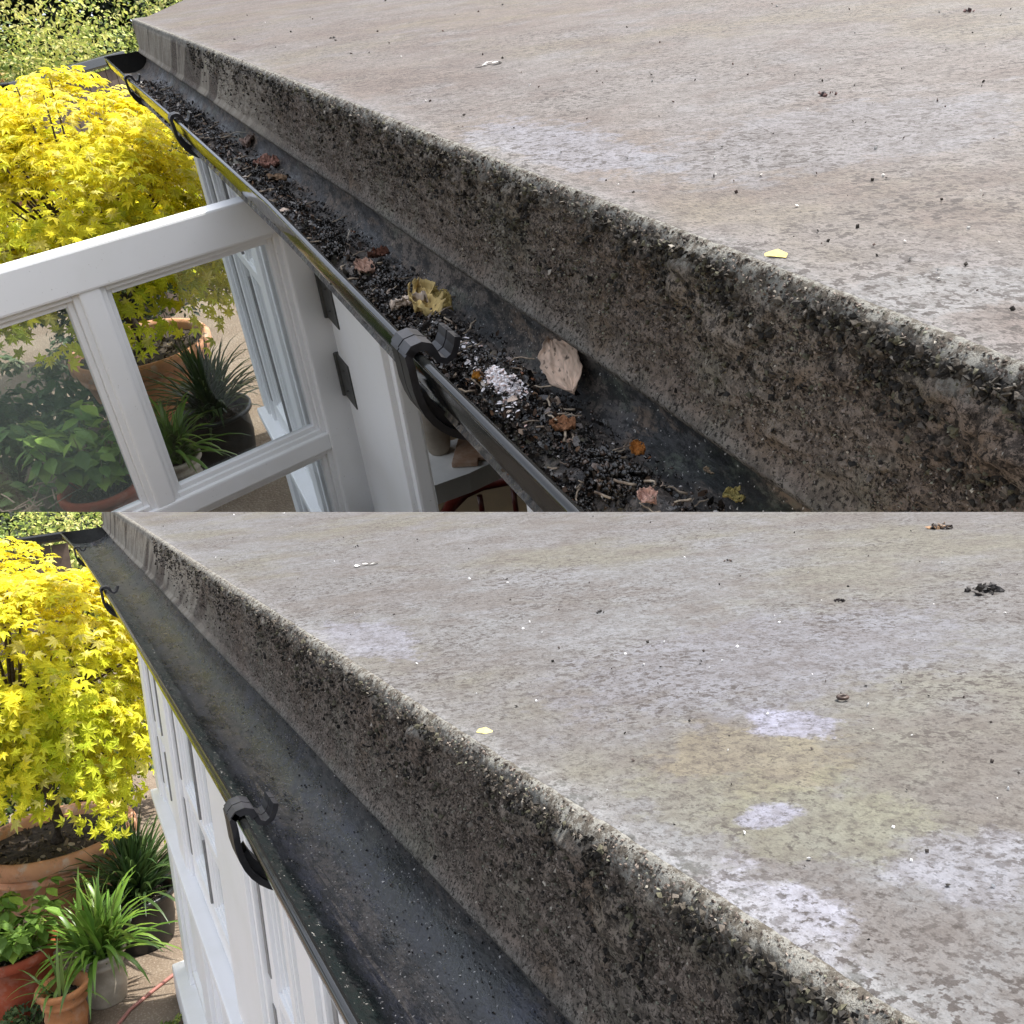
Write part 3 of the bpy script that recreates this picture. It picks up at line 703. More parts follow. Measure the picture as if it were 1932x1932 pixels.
# ================================================================== BEFORE: the clogged gutter
def terra_mats():
    return dict(big=material('terra_big', lambda K: m_terra(K, (.58, .30, .17), (.46, .23, .13), .8)),
                orange=material('terra_orange', lambda K: m_terra(K, (.46, .20, .085), (.34, .15, .06), .25)),
                red=material('terra_red', lambda K: m_terra(K, (.36, .085, .04), (.27, .06, .03), .2)),
                cream=material('cream', m_flat((.42, .37, .30), (.30, .265, .21), .6, 14, .001, 'cream_glaze')),
                green=material('blackpot', m_flat((.006, .008, .008), (.014, .016, .016), .4, 20, .001, 'dark_pot_plastic', .5)))
cur = 'A'
A = dict(P=.29, ut=-.167, ud=-.276, zg=-2.35, ge=4.17, seed=3., word='', lip=[(-1, .178), (.4, .178), (.7, .18), (1.3, .187), (2.2, .176), (3.1, .162), (4.2, .155)],
         roof_out=[(.29, 4.17), (.65, 5.4), (.9, 5.7), (4.5, 6.2)], brackets=[.684, 2.197, 3.19],
         pf=.31, g0=.12, g1=3.42, rail=-.80, sill=-1.47, head=-.40, label='flat roofed white extension whose roof edge overhangs the gutter full of black sludge',
         posts=[(.66, .805), (1.285, 1.665), (2.42, 2.56), (3.28, 3.42)], bays=[(.12, .66, 1), (.805, 1.285, 'hole'), (1.665, 2.42, 'hole'), (2.56, 3.28, 1)])
roomA = garden_room(A); wall_parts(roomA, A)
# sash swung open on the post
dv = Vector((-.955, -.297, 0)).normalized(); nv = Vector((-.297, .955, 0)).normalized()     # outwards from the hinge, and away from the eye
h0 = Vector((A['pf']+.002, 1.668, 0))
def TS(s, z, d): return h0+dv*s+nv*d+Vector((0, 0, z))
sash = window_frame(roomA, TS, .76, -.343, -1.44, -.812, 1, 'open casement sash swung out over the pots', haze=[.0, .0, .10, .10], mull=.395, stile=.066)
for i, zz in enumerate((-.53, -.685)):
    hm = MB().box((A['pf']+.004, 1.40, zz+.045), (A['pf']-.002, 1.60, zz-.045), .001)
    hm = MB(); hm.box((A['pf']-.0125, 1.575, zz+.04), (A['pf']+.02, 1.650, zz-.045), .001); hm.tube([(A['pf']-.012, 1.655, zz+.04), (A['pf']-.012, 1.655, zz-.045)], .006, 8)
    for k in (-.02, .02): hm.lathe((A['pf']-.013, 1.61, zz+k), [(0, 0), (.004, .0)], 8)
    hm.build('hinge', material('hinge', m_flat((.035, .036, .034), (.06, .06, .055), .5, 60, .0005, 'dark_hinge_steel')), roomA)
# white bead down the corner of the hinge post
MB().box((A['pf']-.006, 1.425, A['ud']-.03), (A['pf']+.004, 1.452, A['sill']), .004).build('post_bead', material('white', m_white), roomA)
gutA, secA, zlA = make_gutter(A, 'black plastic gutter clogged with dark sludge and dead leaves, front lip and clip showing', True)

# sludge lying in the trough: a lumpy bed, then loose crumbs
def bed_z(x, y):
    x0 = fit(A['lip'], y)+.006; f = (x-x0)/(A['P']-x0)
    m = nz(x*1.5, y, 3, 9, 3); m2 = nz(x, y, 8, 40, 3)
    hump = math.exp(-((f-.38-.08*math.sin(y*3.1))/.25)**2)*(.026+.018*m)*(1 if y < 3.35 else max(0, 1-(y-3.35)/.1))
    return A['ud']-.054+hump+.003*m2+.010*max(0, f-.75)*2
ys = [float(v) for v in np.geomspace(.2, 3.62, 520)]; nx = 40
def fn(i, j):
    y = ys[i]; f = .10+.86*j/(nx-1); x0 = fit(A['lip'], y)+.006; x = x0+(A['P']-x0)*f
    e = min(1, j/4, (nx-1-j)/4, (len(ys)-1-i)/12); return (x, y, bed_z(x, y)*e+(A['ud']-.062)*(1-e))
V, Fc = grid(len(ys), nx, fn)
def m_sludge(K):
    m = Mat('wet_black_sludge', .45, .5); x, y, z = m.xyz()
    c = m.mix(m.ramp(m.noise(30, 6, .7), .4, .62), (.022, .019, .018), (.12, .100, .085))
    c = m.mix(m.math('MULTIPLY', m.ramp(m.noise(14, 4, .6, off=3.), .52, .64), .85), c, (.085, .085, .092))
    c = m.mix(m.math('MULTIPLY', m.ramp(m.noise(18, 4, .6, off=6.), .56, .66), .8), c, (.10, .10, .062))
    c = m.mix(m.math('MULTIPLY', m.ramp(x, -.005, .018), .6), c, (.155, .132, .112))
    c = m.mix(m.ramp(m.noise(170, 3, .7), .53, .42, 0., .85), c, (.010, .009, .009))
    m.col(c); m.put(m.b.inputs['Roughness'], m.ramp(m.noise(50, 4), .35, .65, .25, .7))
    b = m.bump(m.noise(110, 5, .75), .003*K, .8); m.bump(m.noise(350, 3), .0012*K, .7, b); return m
bed = link('sludge', V, Fc, material('sludge', m_sludge), None, True, None, (.24, .2, -.33)); note(bed, 'bed of damp black sludge lying along the bottom of the clogged gutter', 'sludge', None, 'stuff')
def crumbs(n, y0, y1, f0, fs, smin, smax, cols, pr, tv, tf, name, label, lift=.0, uni=False):
    y = np.exp(rs.uniform(math.log(y0), math.log(y1), n)); f = np.clip(rs.uniform(.12, .97, n) if uni else rs.normal(f0, fs, n), .07, .97)
    pts = []
    keep = []
    for a, b in zip(y, f):
        x0 = fit(A['lip'], a)+.006; x = x0+(A['P']-x0)*b; bz = bed_z(x, a) if b > .1 else A['ud']-.04
        pts.append((x, a, bz+rs.uniform(-.001, .004)+lift)); keep.append(nz(b*.4, a, 5, 13, 3) > -.22+rs.uniform(-.15, .35) if not uni else True)
    pts = np.array(pts)[keep]; n = len(pts); cc = np.array(cols)[rs.choice(len(cols), n, p=pr)]*rs.uniform(.6, 1.4, (n, 1))
    s = rs.uniform(smin, smax, n)*(1+.5*np.log1p(pts[:, 1]))
    scatter(name, tv, tf, pts, rand_rot(n), s, np.clip(cc, 0, 1), material('crumb', m_attr('wet_crumbs', .26, 0, .7)), None, (.24, .2, -.33), True)
    return note(made['A'][-1], label, 'debris', None, 'stuff')
dk = [(.008, .007, .007), (.020, .016, .014), (.045, .030, .022), (.10, .07, .055), (.55, .52, .50), (.18, .07, .03)]
crumbs(42000, .22, 3.55, .40, .21, .0007, .0028, dk, [.55, .24, .12, .045, .03, .015], SHARD_V, SHARD_F, 'gutter_debris', 'crumbled black leaf mould heaped along the middle of the clogged gutter')
crumbs(2200, .22, 3.5, .38, .2, .003, .009, [(.02, .016, .014), (.07, .045, .032), (.17, .10, .06), (.42, .32, .25), (.55, .50, .46)], [.42, .3, .15, .08, .05], FLAKE_V, FLAKE_F, 'leaf_fragments', 'small shreds of rotted leaf strewn over the heap in the clogged gutter', .002)
crumbs(14000, .22, 3.5, .38, .20, .0022, .0070, [(.008, .007, .007), (.022, .018, .015), (.06, .04, .03)], [.6, .3, .1], FLAKE_V, FLAKE_F, 'leaf_mould', 'matted black shreds of leaf mould knitted over the heap in the clogged gutter', .001)
crumbs(3500, .22, 3.6, .7, .3, .0010, .003, dk, [.5, .25, .12, .08, .03, .02], SHARD_V, SHARD_F, 'gutter_specks', 'fine dark specks scattered over the damp slope beside the heap of leaf mould', 0, True)
moss_bits(A, 'dark moss and dirt clinging under the roof edge above the clogged gutter', 12000)
crust(A, 'fine crust of lichen and grime on the upright face above the clogged gutter')
grit(A, 'tiny dark crumbs scattered over the roof above the clogged gutter', 130, [(.03, .025, .02), (.09, .06, .05), (.5, .48, .45)], (300, 0, 1932, 760))

def on_bed(px, py, dz=.0):
    z = -.32
    for _ in range(12):
        q = at(px, py, z=z); z = .5*z+.5*bed_z(q.x, q.y)
    return Vector((q.x, q.y, z+dz))
q = on_bed(1062, 700, .010)
L1 = on_bed(1043, 668, .018); L2 = on_bed(1084, 775, .014); d = (L1-L2)
dead_leaf('large pale brown curled leaf lying in the sludge right of the clip', (L1+L2)/2, d.length*1.06, -(FA.transposed() @ L1).z*72/FOC, math.atan2(d.y, d.x)-PI/2, .03, -.34, (.84, .62, .47), .16, 3, .03)
q = on_bed(800, 598, .010)
dead_leaf('yellow curled leaf with a dark hollow just behind the clip', q, .060, .034, -.2, .25, .35, (.74, .56, .24), .75, 5, .13)
q = on_bed(838, 588, .012)
dead_leaf('thin yellow brown leaf curl beside the hollow yellow leaf', q, .034, .018, .3, .4, -.6, (.50, .38, .14), .9, 9, .16)
q = on_bed(775, 590, .009)
dead_leaf('torn papery cream leaf left of the hollow yellow leaf', q, .036, .018, 1.1, -.2, .3, (.72, .60, .50), .5, 6, .16)
for (px, py, L, W_, yw, col, lab) in [
        (506, 317, .048, .026, 1.3, (.50, .27, .21), 'small pinkish brown leaf lying flat, lower of the pair up the gutter'),
        (474, 273, .060, .028, -.5, (.52, .38, .32), 'pale pinkish leaf with a thin stalk, upper of the pair up the gutter'),
        (517, 345, .045, .014, 1.2, (.42, .28, .18), 'narrow tan leaf curl just below the flat pinkish leaf'),
        (690, 517, .030, .016, .4, (.48, .31, .24), 'rusty curled leaf near the middle of the debris heap'),
        (715, 490, .026, .014, 1.6, (.20, .09, .06), 'dark red brown leaf scrap beside the rusty curled leaf'),
        (905, 725, .011, .008, 1.6, (.55, .25, .04), 'orange seed husk at the edge of the white patch'),
        (1203, 862, .013, .009, .2, (.50, .20, .05), 'bright orange brown husk lying on the sludge below the large leaf'),
        (1062, 818, .018, .012, .9, (.34, .17, .09), 'brown crumpled leaf scrap under the large pale leaf'),
        (1222, 955, .012, .010, .3, (.66, .42, .34), 'pale pink pebble like husk at the bottom of the clogged gutter'),
        (1385, 952, .014, .009, 1.1, (.52, .44, .17), 'small yellow curled scrap beside the foot of the fascia'),
        (1345, 905, .012, .005, .7, (.50, .38, .26), 'tiny tan scrap caught against the foot of the fascia')]:
    dead_leaf(lab, on_bed(px, py, .006), L, W_*1.15, yw, .15, -.3, tuple(v*1.15 for v in col), .45, int(px), .16)
fb = MB()
for k in range(260):
    y_ = math.exp(rnd.uniform(math.log(.24), math.log(3.3))); x0 = fit(A['lip'], y_)+.006; x_ = x0+(A['P']-x0)*min(.85, max(.24, rnd.gauss(.45, .16)))
    L_ = rnd.uniform(.006, .020)*(1+.4*y_); a_ = rnd.uniform(0, 2*PI); p0 = Vector((x_, y_, bed_z(x_, y_)+.003)); pts_ = [p0]
    for q_ in range(4):
        a_ += rnd.uniform(-.8, .8); p1 = pts_[-1]+Vector((math.cos(a_), math.sin(a_), rnd.uniform(-.3, .35)))*L_/4; pts_.append(p1)
    fb.tube(pts_, rnd.uniform(.0004, .0009)*(1+.3*y_), 4)
fo = fb.build('plant_fibres', material('fibre', m_flat((.38, .31, .23), (.10, .07, .05), .7, 90, .0004, 'rotted_fibre')), None, True, (.24, .2, -.33)); note(fo, 'pale rotted stalks and fibres tangled through the heap in the clogged gutter', 'fibres', None, 'stuff')
# wetter black lumps heaped here and there
cl = []; cz = []
for k in range(60):
    y_ = math.exp(rnd.uniform(math.log(.25), math.log(3.3))); x0 = fit(A['lip'], y_)+.006; x_ = x0+(A['P']-x0)*min(.85, max(.27, rnd.gauss(.42, .14))); rr_ = rnd.uniform(.005, .013)*(1+.3*y_)
    for q_ in range(110):
        v_ = Vector((rnd.gauss(0, 1), rnd.gauss(0, 1), abs(rnd.gauss(0, 1)))).normalized(); f_ = rnd.uniform(.5, 1)
        cl.append((x_+v_.x*rr_*f_, y_+v_.y*rr_*f_*1.5, bed_z(x_, y_)+v_.z*rr_*.75*f_)); cz.append(rr_*rnd.uniform(.14, .40))
nn_ = len(cl); cc = np.array([(.008, .007, .006), (.020, .016, .013), (.05, .032, .022)])[rs.choice(3, nn_, p=[.6, .3, .1])]*rs.uniform(.6, 1.4, (nn_, 1))
scatter('sludge_lumps', SHARD_V, SHARD_F, np.array(cl), rand_rot(nn_), np.array(cz), cc, material('crumb', None), None, (.24, .2, -.33), True); note(made['A'][-1], 'wet black clots standing up out of the sludge in the clogged gutter', 'sludge', None, 'stuff')
# white crumbling patch
q = on_bed(944, 716)
pt = []; 
r_ = np.random.RandomState(5)
for k in range(800):
    px = 944+r_.normal()*22+r_.normal()*8; py = 718+(px-944)*.55+r_.normal()*15
    pt.append(tuple(on_bed(px, py, .0035)))
for k in range(120): 
    px = 885+r_.normal()*20; py = 668+(px-885)*.45+r_.normal()*9; pt.append(tuple(on_bed(px, py, .004)))
for k in range(60): pt.append(tuple(on_bed(968+r_.normal()*12, 760+r_.normal()*20, .004)))
n = len(pt); cc = np.array([(.85, .82, .84), (.70, .62, .60), (.62, .45, .40)])[r_.choice(3, n, p=[.62, .26, .12])]
scatter('white_flakes', FLAKE_V, FLAKE_F, np.array(pt), rot_to(np.tile([[0, 0, 1.]], (n, 1))+r_.normal(size=(n, 3))*.35, r_.uniform(0, 6.3, n)), r_.uniform(.0018, .0062, n), cc, material('crumbw', m_attr('chalky_flakes', .8, 0, .2)), None, tuple(q))
note(made['A'][-1], 'patch of chalky white flakes crumbled over the sludge beside the clip', 'flakes', None, 'stuff')
for i, (a, b_, lab) in enumerate([((285, 190), (318, 170), 'pale forked twig poking up near the far end of the gutter'), ((465, 270), (500, 235), 'thin pale stalk crossing the heap above the pinkish leaf'),
                                  ((430, 258), (468, 262), 'straw coloured stalk lying beside the pinkish leaf'), ((740, 470), (770, 448), 'thin curved straw sticking up from the middle of the heap'),
                                  ((655, 460), (668, 448), 'short white hooked stalk beside the rusty leaf'), ((1102, 670), (1122, 652), 'bent white stalk between the large leaf and the fascia')]):
    p0 = on_bed(*a, .004); p1 = on_bed(*b_, .012); twig(lab, [p0, p0.lerp(p1, .5)+Vector((.002, .003, .003)), p1], .0011, (.52, .46, .38))
# bits on the roof
for i, (px, py, r, cols, lab) in enumerate([(1822, 22, .012, [(.06, .04, .04), (.16, .08, .07)], 'dark reddish crumb on the roof near its top corner'),
                                       (1562, 178, .010, [(.04, .03, .03), (.12, .06, .05)], 'small dark crumbs in the middle of the roof'),
                                       (625, 72, .010, [(.02, .018, .016)], 'single black crumb near the far end of the roof')]):
    clump('roof_debris', lab, 'debris', at(px, py, z=A['ut']), r, 10, cols, 40+i, .3)
def roof_flakes(pts, lab, s, col, name='flake'):
    P = np.array([tuple(at(a, b, z=A['ut'] if cur == 'A' else BB['ut'])+Vector((0, 0, .0012))) for a, b in pts]); n = len(P)
    scatter(name, FLAKE_V, FLAKE_F, P, rot_to(np.tile([[0, 0, 1.]], (n, 1))+rs.normal(size=(n, 3))*.15, rs.uniform(0, 6.3, n)), np.full(n, s), np.tile([col], (n, 1)), material('crumbw', m_attr('chalky_flakes', .8, 0, .2)), None, tuple(P[0]))
    return note(made[cur][-1], lab, 'flake')
roof_flakes([(908, 125), (920, 121), (938, 120)], 'white papery scraps on the roof above the clogged gutter', .017, (.75, .75, .72))
roof_flakes([(1462, 485)], 'small yellow petal on the roof above the clogged gutter', .014, (.66, .54, .18), 'petal')

# the garden
gr = sheet('patio', 'brown exposed aggregate paving under the pots, seen through the open window', -9, 9, -1, 22, A['zg'], material('ground', m_ground))
tm = terra_mats()
zr = A['zg']+.50; cb = at(262, 648, z=zr); cb.z = A['zg']; BIGA = cb.copy()
pot('plant_pot', 'big terracotta tub holding the yellow maple, seen through the open window', 'plant pot', cb, .385, .26, .50, tm['big'], .085, .02, soilz=.05)
maple((cb.x, cb.y, zr-.05), (cb.x-.12, cb.y-.35, zr+.70), (.86, .80, .80), 'bright yellow Japanese maple growing beyond the open white window', 21, -.38)
agA = at(430, 862, z=A['zg']); agA.z = A['zg']
t_ = pot('plant_pot', 'black plastic pot under long dark strap leaves, beside the white wall', 'plant pot', agA, .20, .16, .30, tm['green'], .03, .006, bands=False)
p_ = thing('strap_leaf_plant', 'dark green strap leaved plant in the black pot beside the white wall', 'plant', agA+Vector((0, 0, .25)))
blades('leaves', agA+Vector((0, 0, .27)), 210, .44, .020, (.045, .085, .028), material('blade', m_attr('strap_leaves', .35, .2, .5)), p_, .8, 1., 0, 3)
sp = at(352, 930, z=A['zg']); sp.z = A['zg']
pot('plant_pot', 'cream pot behind the mullion of the open window', 'plant pot', sp, .13, .10, .22, tm['cream'], .03, .006, bands=True)
p_ = thing('strap_leaf_plant', 'bright green strap leaved plant in the cream pot behind the open window', 'plant', sp+Vector((0, 0, .18)))
blades('leaves', sp+Vector((0, 0, .2)), 120, .38, .026, (.11, .20, .035), material('blade', m_attr('strap_leaves', .35, .2, .5)), p_, .9, 1.1, 0, 5)
rd = at(228, 1010, z=A['zg']); rd.z = A['zg']
pot('plant_pot', 'dark red pot low behind the open window glass', 'plant pot', rd, .19, .14, .30, tm['red'], .05, .01, bands=False)
p_ = thing('broadleaf_plant', 'light green broad leaved plant in the dark red pot behind the glass', 'plant', rd+Vector((0, 0, .26)))
broad_plant(rd+Vector((0, 0, .26)),   .36, 24, .105, p_, 8, [(.16, .27, .045), (.22, .33, .05), (.10, .19, .04)], .20)
for i, (px, py, R, cols, lab, nn, ls) in enumerate([
        (30, 960, (.5, .42, .40), [(.09, .17, .05), (.13, .22, .07), (.06, .12, .04)], 'leafy green shrub filling the left pane of the open window', 2600, .075),
        (-120, 850, (.55, .5, .42), [(.05, .10, .04), (.09, .15, .06)], 'darker green shrub behind the left edge of the open window', 1900, .07),
        (150, 800, (.38, .3, .26), [(.06, .10, .045), (.12, .15, .08)], 'low dark shrub left of the big terracotta tub behind the glass', 1400, .05)]):
    c_ = at(px, py, z=A['zg']); c_.z = A['zg']; shrub('shrub', lab, 'shrub', c_, R, nn, cols, ls, 60+i)
# dry stalks in the lower left pane
dry = at(8, 985, z=A['zg']+.35); t_ = thing('dry_stalks', 'tangle of dry pale stalks in the bottom left pane of the open window', 'plant', (dry.x, dry.y, A['zg']), None, 'stuff')
m = MB()
for k in range(150):
    a = rnd.uniform(0, 2*PI); p0 = Vector((dry.x+rnd.gauss(0, .12), dry.y+rnd.gauss(0, .12), A['zg']+rnd.uniform(0, .42))); e = Vector((math.cos(a), math.sin(a), rnd.uniform(-.1, .3)))*rnd.uniform(.08, .2)
    m.tube([p0, p0+e*.5+Vector((0, 0, rnd.uniform(-.02, .02))), p0+e], .0035, 4)
m.build('stalks', material('twigdry', m_flat((.42, .33, .24), (.26, .19, .13), .8, 90, .0005, 'dry_stem')), t_)
# weeds at the foot of the wall
c_ = at(545, 960, z=A['zg']); c_.z = A['zg']; 

def backdrop(w, zg, dark=True):
    w = [(x, y+1.3, (R[0], R[1], R[2]*1.03), int(n*(1.6 if c in 'gh' else 1)), c, ls*(.78 if c in 'ghr' else 1), lab, cat) for x, y, R, n, c, ls, lab, cat in w]
    G = [(.58, .60, .16), (.40, .48, .12), (.68, .64, .24), (.20, .28, .07)]
    G2 = [(.32, .42, .10), (.48, .54, .14), (.16, .22, .06), (.56, .54, .20)]
    R_ = [(.40, .30, .10), (.30, .34, .08), (.45, .22, .12)]
    spec = w
    for i, (x, y, R, n, c, ls, lab, cat) in enumerate(spec):
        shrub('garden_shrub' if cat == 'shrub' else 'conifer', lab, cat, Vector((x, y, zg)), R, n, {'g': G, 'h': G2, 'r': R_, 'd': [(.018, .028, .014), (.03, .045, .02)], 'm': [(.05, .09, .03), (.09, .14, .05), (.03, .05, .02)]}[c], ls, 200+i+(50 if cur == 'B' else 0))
backdrop([(-3.3, 9.2, (1.3, .9, 1.16), 9000, 'g', .085, 'pale yellow green shrub at the left end of the hedge behind the maple', 'shrub'),
          (-1.7, 9.8, (1.1, .9, 1.24), 9000, 'h', .07, 'green and gold shrub in the middle of the hedge behind the maple', 'shrub'),
          (-.2, 9.6, (1.1, .9, 1.22), 9000, 'g', .065, 'small leaved golden shrub beside the far roof corner, behind the dark rail', 'shrub'),
          (1.3, 10.4, (1.1, .9, 1.28), 7000, 'h', .06, 'light green shrub whose top shows over the far roof corner', 'shrub'),
          (-1.6, 5.6, (.55, .45, .50), 3600, 'm', .06, 'dark leafy shrub behind the left of the big terracotta tub', 'shrub'),
          (-.2, 5.95, (.75, .35, .42), 3600, 'm', .055, 'dark leafy shrub at the foot of the fence behind the big terracotta tub', 'shrub'),
          (-2.5, 8.6, (.7, .5, .98), 4200, 'r', .07, 'reddish tinged shrub low in the hedge behind the maple', 'shrub'),
          (-.9, 8.6, (.6, .5, 1.0), 4000, 'r', .055, 'bronze tipped shrub just above the dark rail', 'shrub'),
          (-2.6, 13, (2.2, 1.4, 1.75), 9000, 'd', .19, 'dark shaded tree behind the left of the hedge', 'tree'),
          (.5, 13.5, (2.2, 1.4, 1.9), 9000, 'd', .19, 'dark shaded tree behind the hedge near the roof corner', 'tree'),
          (-6.2, 12, (2.2, 1.6, 1.9), 8000, 'd', .19, 'dark shaded tree at the far left behind the hedge', 'tree')], A['zg'])
def rail_fence(pa, pb, z, zg, lab):
    a = at(*pa, y=8.0); z = a.z; b = at(*pb, z=z); d = (b-a)
    b = a+d*1.35; d = b-a
    t = thing('fence', lab, 'fence', (a.x, a.y, zg)); ang = math.atan2(d.y, d.x); R = Matrix.Rotation(ang, 3, 'Z'); L = d.length; mid = (a+b)/2
    MB().obox(Vector((mid.x, mid.y, z-.03)), (L/2, .055, .03), R, .01).build('rail', material('plastic', m_plastic), t)
    MB().obox(Vector((mid.x, mid.y, z-.068))+R @ Vector((0, -.04, 0)), (L/2, .03, .006), R, .003).build('rail_trim', material('rail_trim', m_flat((.22, .22, .24), (.15, .15, .16), .5)), t)
    m = MB(); nb = int(L/.12)
    for k in range(nb):
        c = a.lerp(b, (k+.5)/nb); m.obox(Vector((c.x, c.y, (z-.09+zg)/2)), (L/nb/2-.003, .012, (z-.09-zg)/2), R, .003)
    m.build('boards', material('fenceboard', m_flat((.060, .042, .032), (.10, .072, .055), .8, 9, .002, 'dark_fence_board')), t)
rail_fence((222, 97), (66, 140), -.31, A['zg'], 'dark boarded fence with black rail behind the maple, meeting the clogged gutter')

# the room behind the open pane: worktop, jug, curtain, chair
wt = material('white', m_white)
def solid(name, lab, cat, fn_): 
    m = MB(); fn_(m); o = m.build(name, None or solid.mat, None, solid.sm, tuple(solid.loc)); return note(o, lab, cat)
zs = -1.05
def depth(p): return -(FA.transposed() @ p).z
ct = thing('shelf', 'pale shelf indoors below the stone jug', 'shelf', at(880, 870, z=zs))
poly = [at(a, b, z=zs) for a, b in [(775, 905), (820, 916), (885, 893), (951, 862), (1030, 826), (1030, 760), (930, 800), (858, 829), (775, 850)]]
m = MB(); k = len(poly); m.v = [tuple(p) for p in poly]+[(p.x, p.y, p.z-.05) for p in poly]; m.f = [tuple(range(k)), tuple(range(k, 2*k))[::-1]]+[(i, (i+1) % k, k+(i+1) % k, k+i) for i in range(k)]
m.build('shelf_top', material('shelfm', m_flat((.72, .71, .67), (.62, .61, .57), .4, 5, .0005, 'pale_worktop')), ct)
jc = at(830, 852, z=zs); jc.z = zs+.001; js = 31*depth(jc)/FOC/.045
jug = thing('jug', 'grey brown stoneware jug standing on the indoor shelf beyond the clip', 'jug', jc)
MB().lathe(jc, [(r_*js, z_*js) for r_, z_ in [(0, .001), (.026, .0), (.030, .006), (.034, .03), (.043, .075), (.045, .105), (.040, .135), (.036, .15), (.040, .156), (.040, .160), (.036, .162), (.029, .174), (.012, .183), (.0, .185)]], 40).build('jug_body', material('stoneware', m_flat((.26, .215, .165), (.36, .31, .25), .6, 12, .0008, 'stoneware')), jug, True)
MB().tube([jc+Vector(q_)*js for q_ in ((.04, .02, .14), (.066, .03, .13), (.070, .03, .09), (.045, .02, .06))], .006*js, 8).build('handle', material('stoneware', None), jug, True)
iw = thing('interior_wall', 'warm stone coloured wall inside the room behind the jug', 'wall', (1.3, 1.9, -1.2))
MB().box((.47, 2.55, -.4), (2.2, 2.61, A['zg'])).box((2.2, -.2, -.4), (2.26, 2.61, A['zg'])).build('wall_face', material('stonew', m_flat((.62, .46, .28), (.50, .38, .25), .8, 7, .001, 'indoor_wall')), iw)
dk_ = thing('interior_floor', 'dark floor inside the room', 'floor', (1.2, 1, A['zg']), None, 'structure')
MB().box((.47, -.4, A['zg']+.02), (2.2, 2.54, A['zg']+.03)).build('floor_face', material('darkf', m_flat((.03, .028, .027), (.06, .055, .05), .5, 10, .001, 'dark_floor')), dk_)
bd = thing('plate_rack', 'banded wooden board lying on the indoor shelf beside the jug', 'board', at(890, 822, z=zs))
c0 = at(890, 822, z=zs+.008)
MB().obox(c0, (.03, .14, .006), Matrix.Rotation(-.5, 3, 'Z'), .002).obox(c0+Vector((.045, 0, .001)), (.010, .14, .005), Matrix.Rotation(-.5, 3, 'Z'), .002).build('board', material('wood', m_flat((.30, .17, .10), (.42, .30, .22), .5, 30, .0005, 'varnished_board')), bd)
ch = thing('chair', 'dark red curved chair back inside the room at the edge of the clogged gutter', 'chair', at(905, 960, z=-1.15))
m = MB(); arc = [at(835, 985, z=-1.30), at(850, 955, z=-1.29), at(875, 930, z=-1.28), at(910, 914, z=-1.27), at(955, 905, z=-1.26), at(1010, 903, z=-1.25), at(1060, 925, z=-1.25)]
m.tube(arc, .017, 10); m.build('top_rail', material('redwood', m_flat((.11, .018, .012), (.07, .012, .008), .3, 20, .0003, 'dark_red_wood')), ch, True)
for a_ in (at(905, 935, z=-1.30), at(968, 922, z=-1.29)):
    MB().tube([a_, a_+Vector((0, 0, -.8))], .008, 8).build('spindle', material('redwood', None), ch, True)

# ================================================================== AFTER: the same gutter cleaned out
cur = 'B'
BB = dict(P=.24, ut=-.229, ud=-.358, zg=-2.5, ge=4.95, seed=3., lip=[(-1, .122), (.5, .122), (.95, .125), (1.75, .118), (2.77, .106), (4.0, .087), (5.0, .05)],
          roof_out=[(.24, 4.95), (1.2, 7.5), (1.6, 8), (6, 9)], brackets=[.928, 2.671, 4.02],
          pf=.28, g0=.3, g1=4.38, rail=-1.17, sill=-1.50, head=-.62, label='flat roofed white extension with closed windows below the cleaned gutter',
          posts=[(.55, .70), (1.40, 1.55), (2.00, 2.47), (3.39, 3.62), (4.20, 4.38)], bays=[(.70, 1.40, 1), (1.55, 2.00, 1), (2.47, 3.39, 1), (3.62, 4.20, 1)])
B_ = BB
roomB = garden_room(BB); wall_parts(roomB, BB)
gutB, secB, zlB = make_gutter(BB, 'black plastic gutter cleaned out, with only a dull film of silt along the bottom', False)
moss_bits(BB, 'dark moss and dirt clinging under the roof edge above the cleaned gutter', 12000)
crust(BB, 'fine crust of lichen and grime on the upright face above the cleaned gutter')
grit(BB, 'tiny dark crumbs scattered over the roof above the cleaned gutter', 130, [(.02, .018, .016), (.05, .04, .035), (.5, .5, .5)], (300, 968, 1932, 1800))
# grains left in the trough
n = 1000; y = np.exp(rs.uniform(math.log(.3), math.log(4.4), n)); P = []
for a in y:
    s_ = secB(a, .003); f = min(.92, max(.12, rs.normal(.72, .2))); k = int(f*25); u_ = f*25-k; x_ = s_[k]; y_ = s_[min(k+1, 26)]; P.append((x_[0]*(1-u_)+y_[0]*u_, a, x_[1]*(1-u_)+y_[1]*u_+.0005))
cc = np.array([(.02, .018, .017), (.12, .10, .085), (.65, .63, .6)])[rs.choice(3, n, p=[.62, .30, .08])]
scatter('gutter_silt', SHARD_V, SHARD_F, np.array(P), rand_rot(n), rs.uniform(.0005, .0017, n)*(1+.5*np.log1p(y)), cc, material('moss', m_attr('moss', .85, 0)), None, (.2, .5, -.42))
note(made['B'][-1], 'few fine grains left along the bottom of the cleaned gutter', 'silt', None, 'stuff')
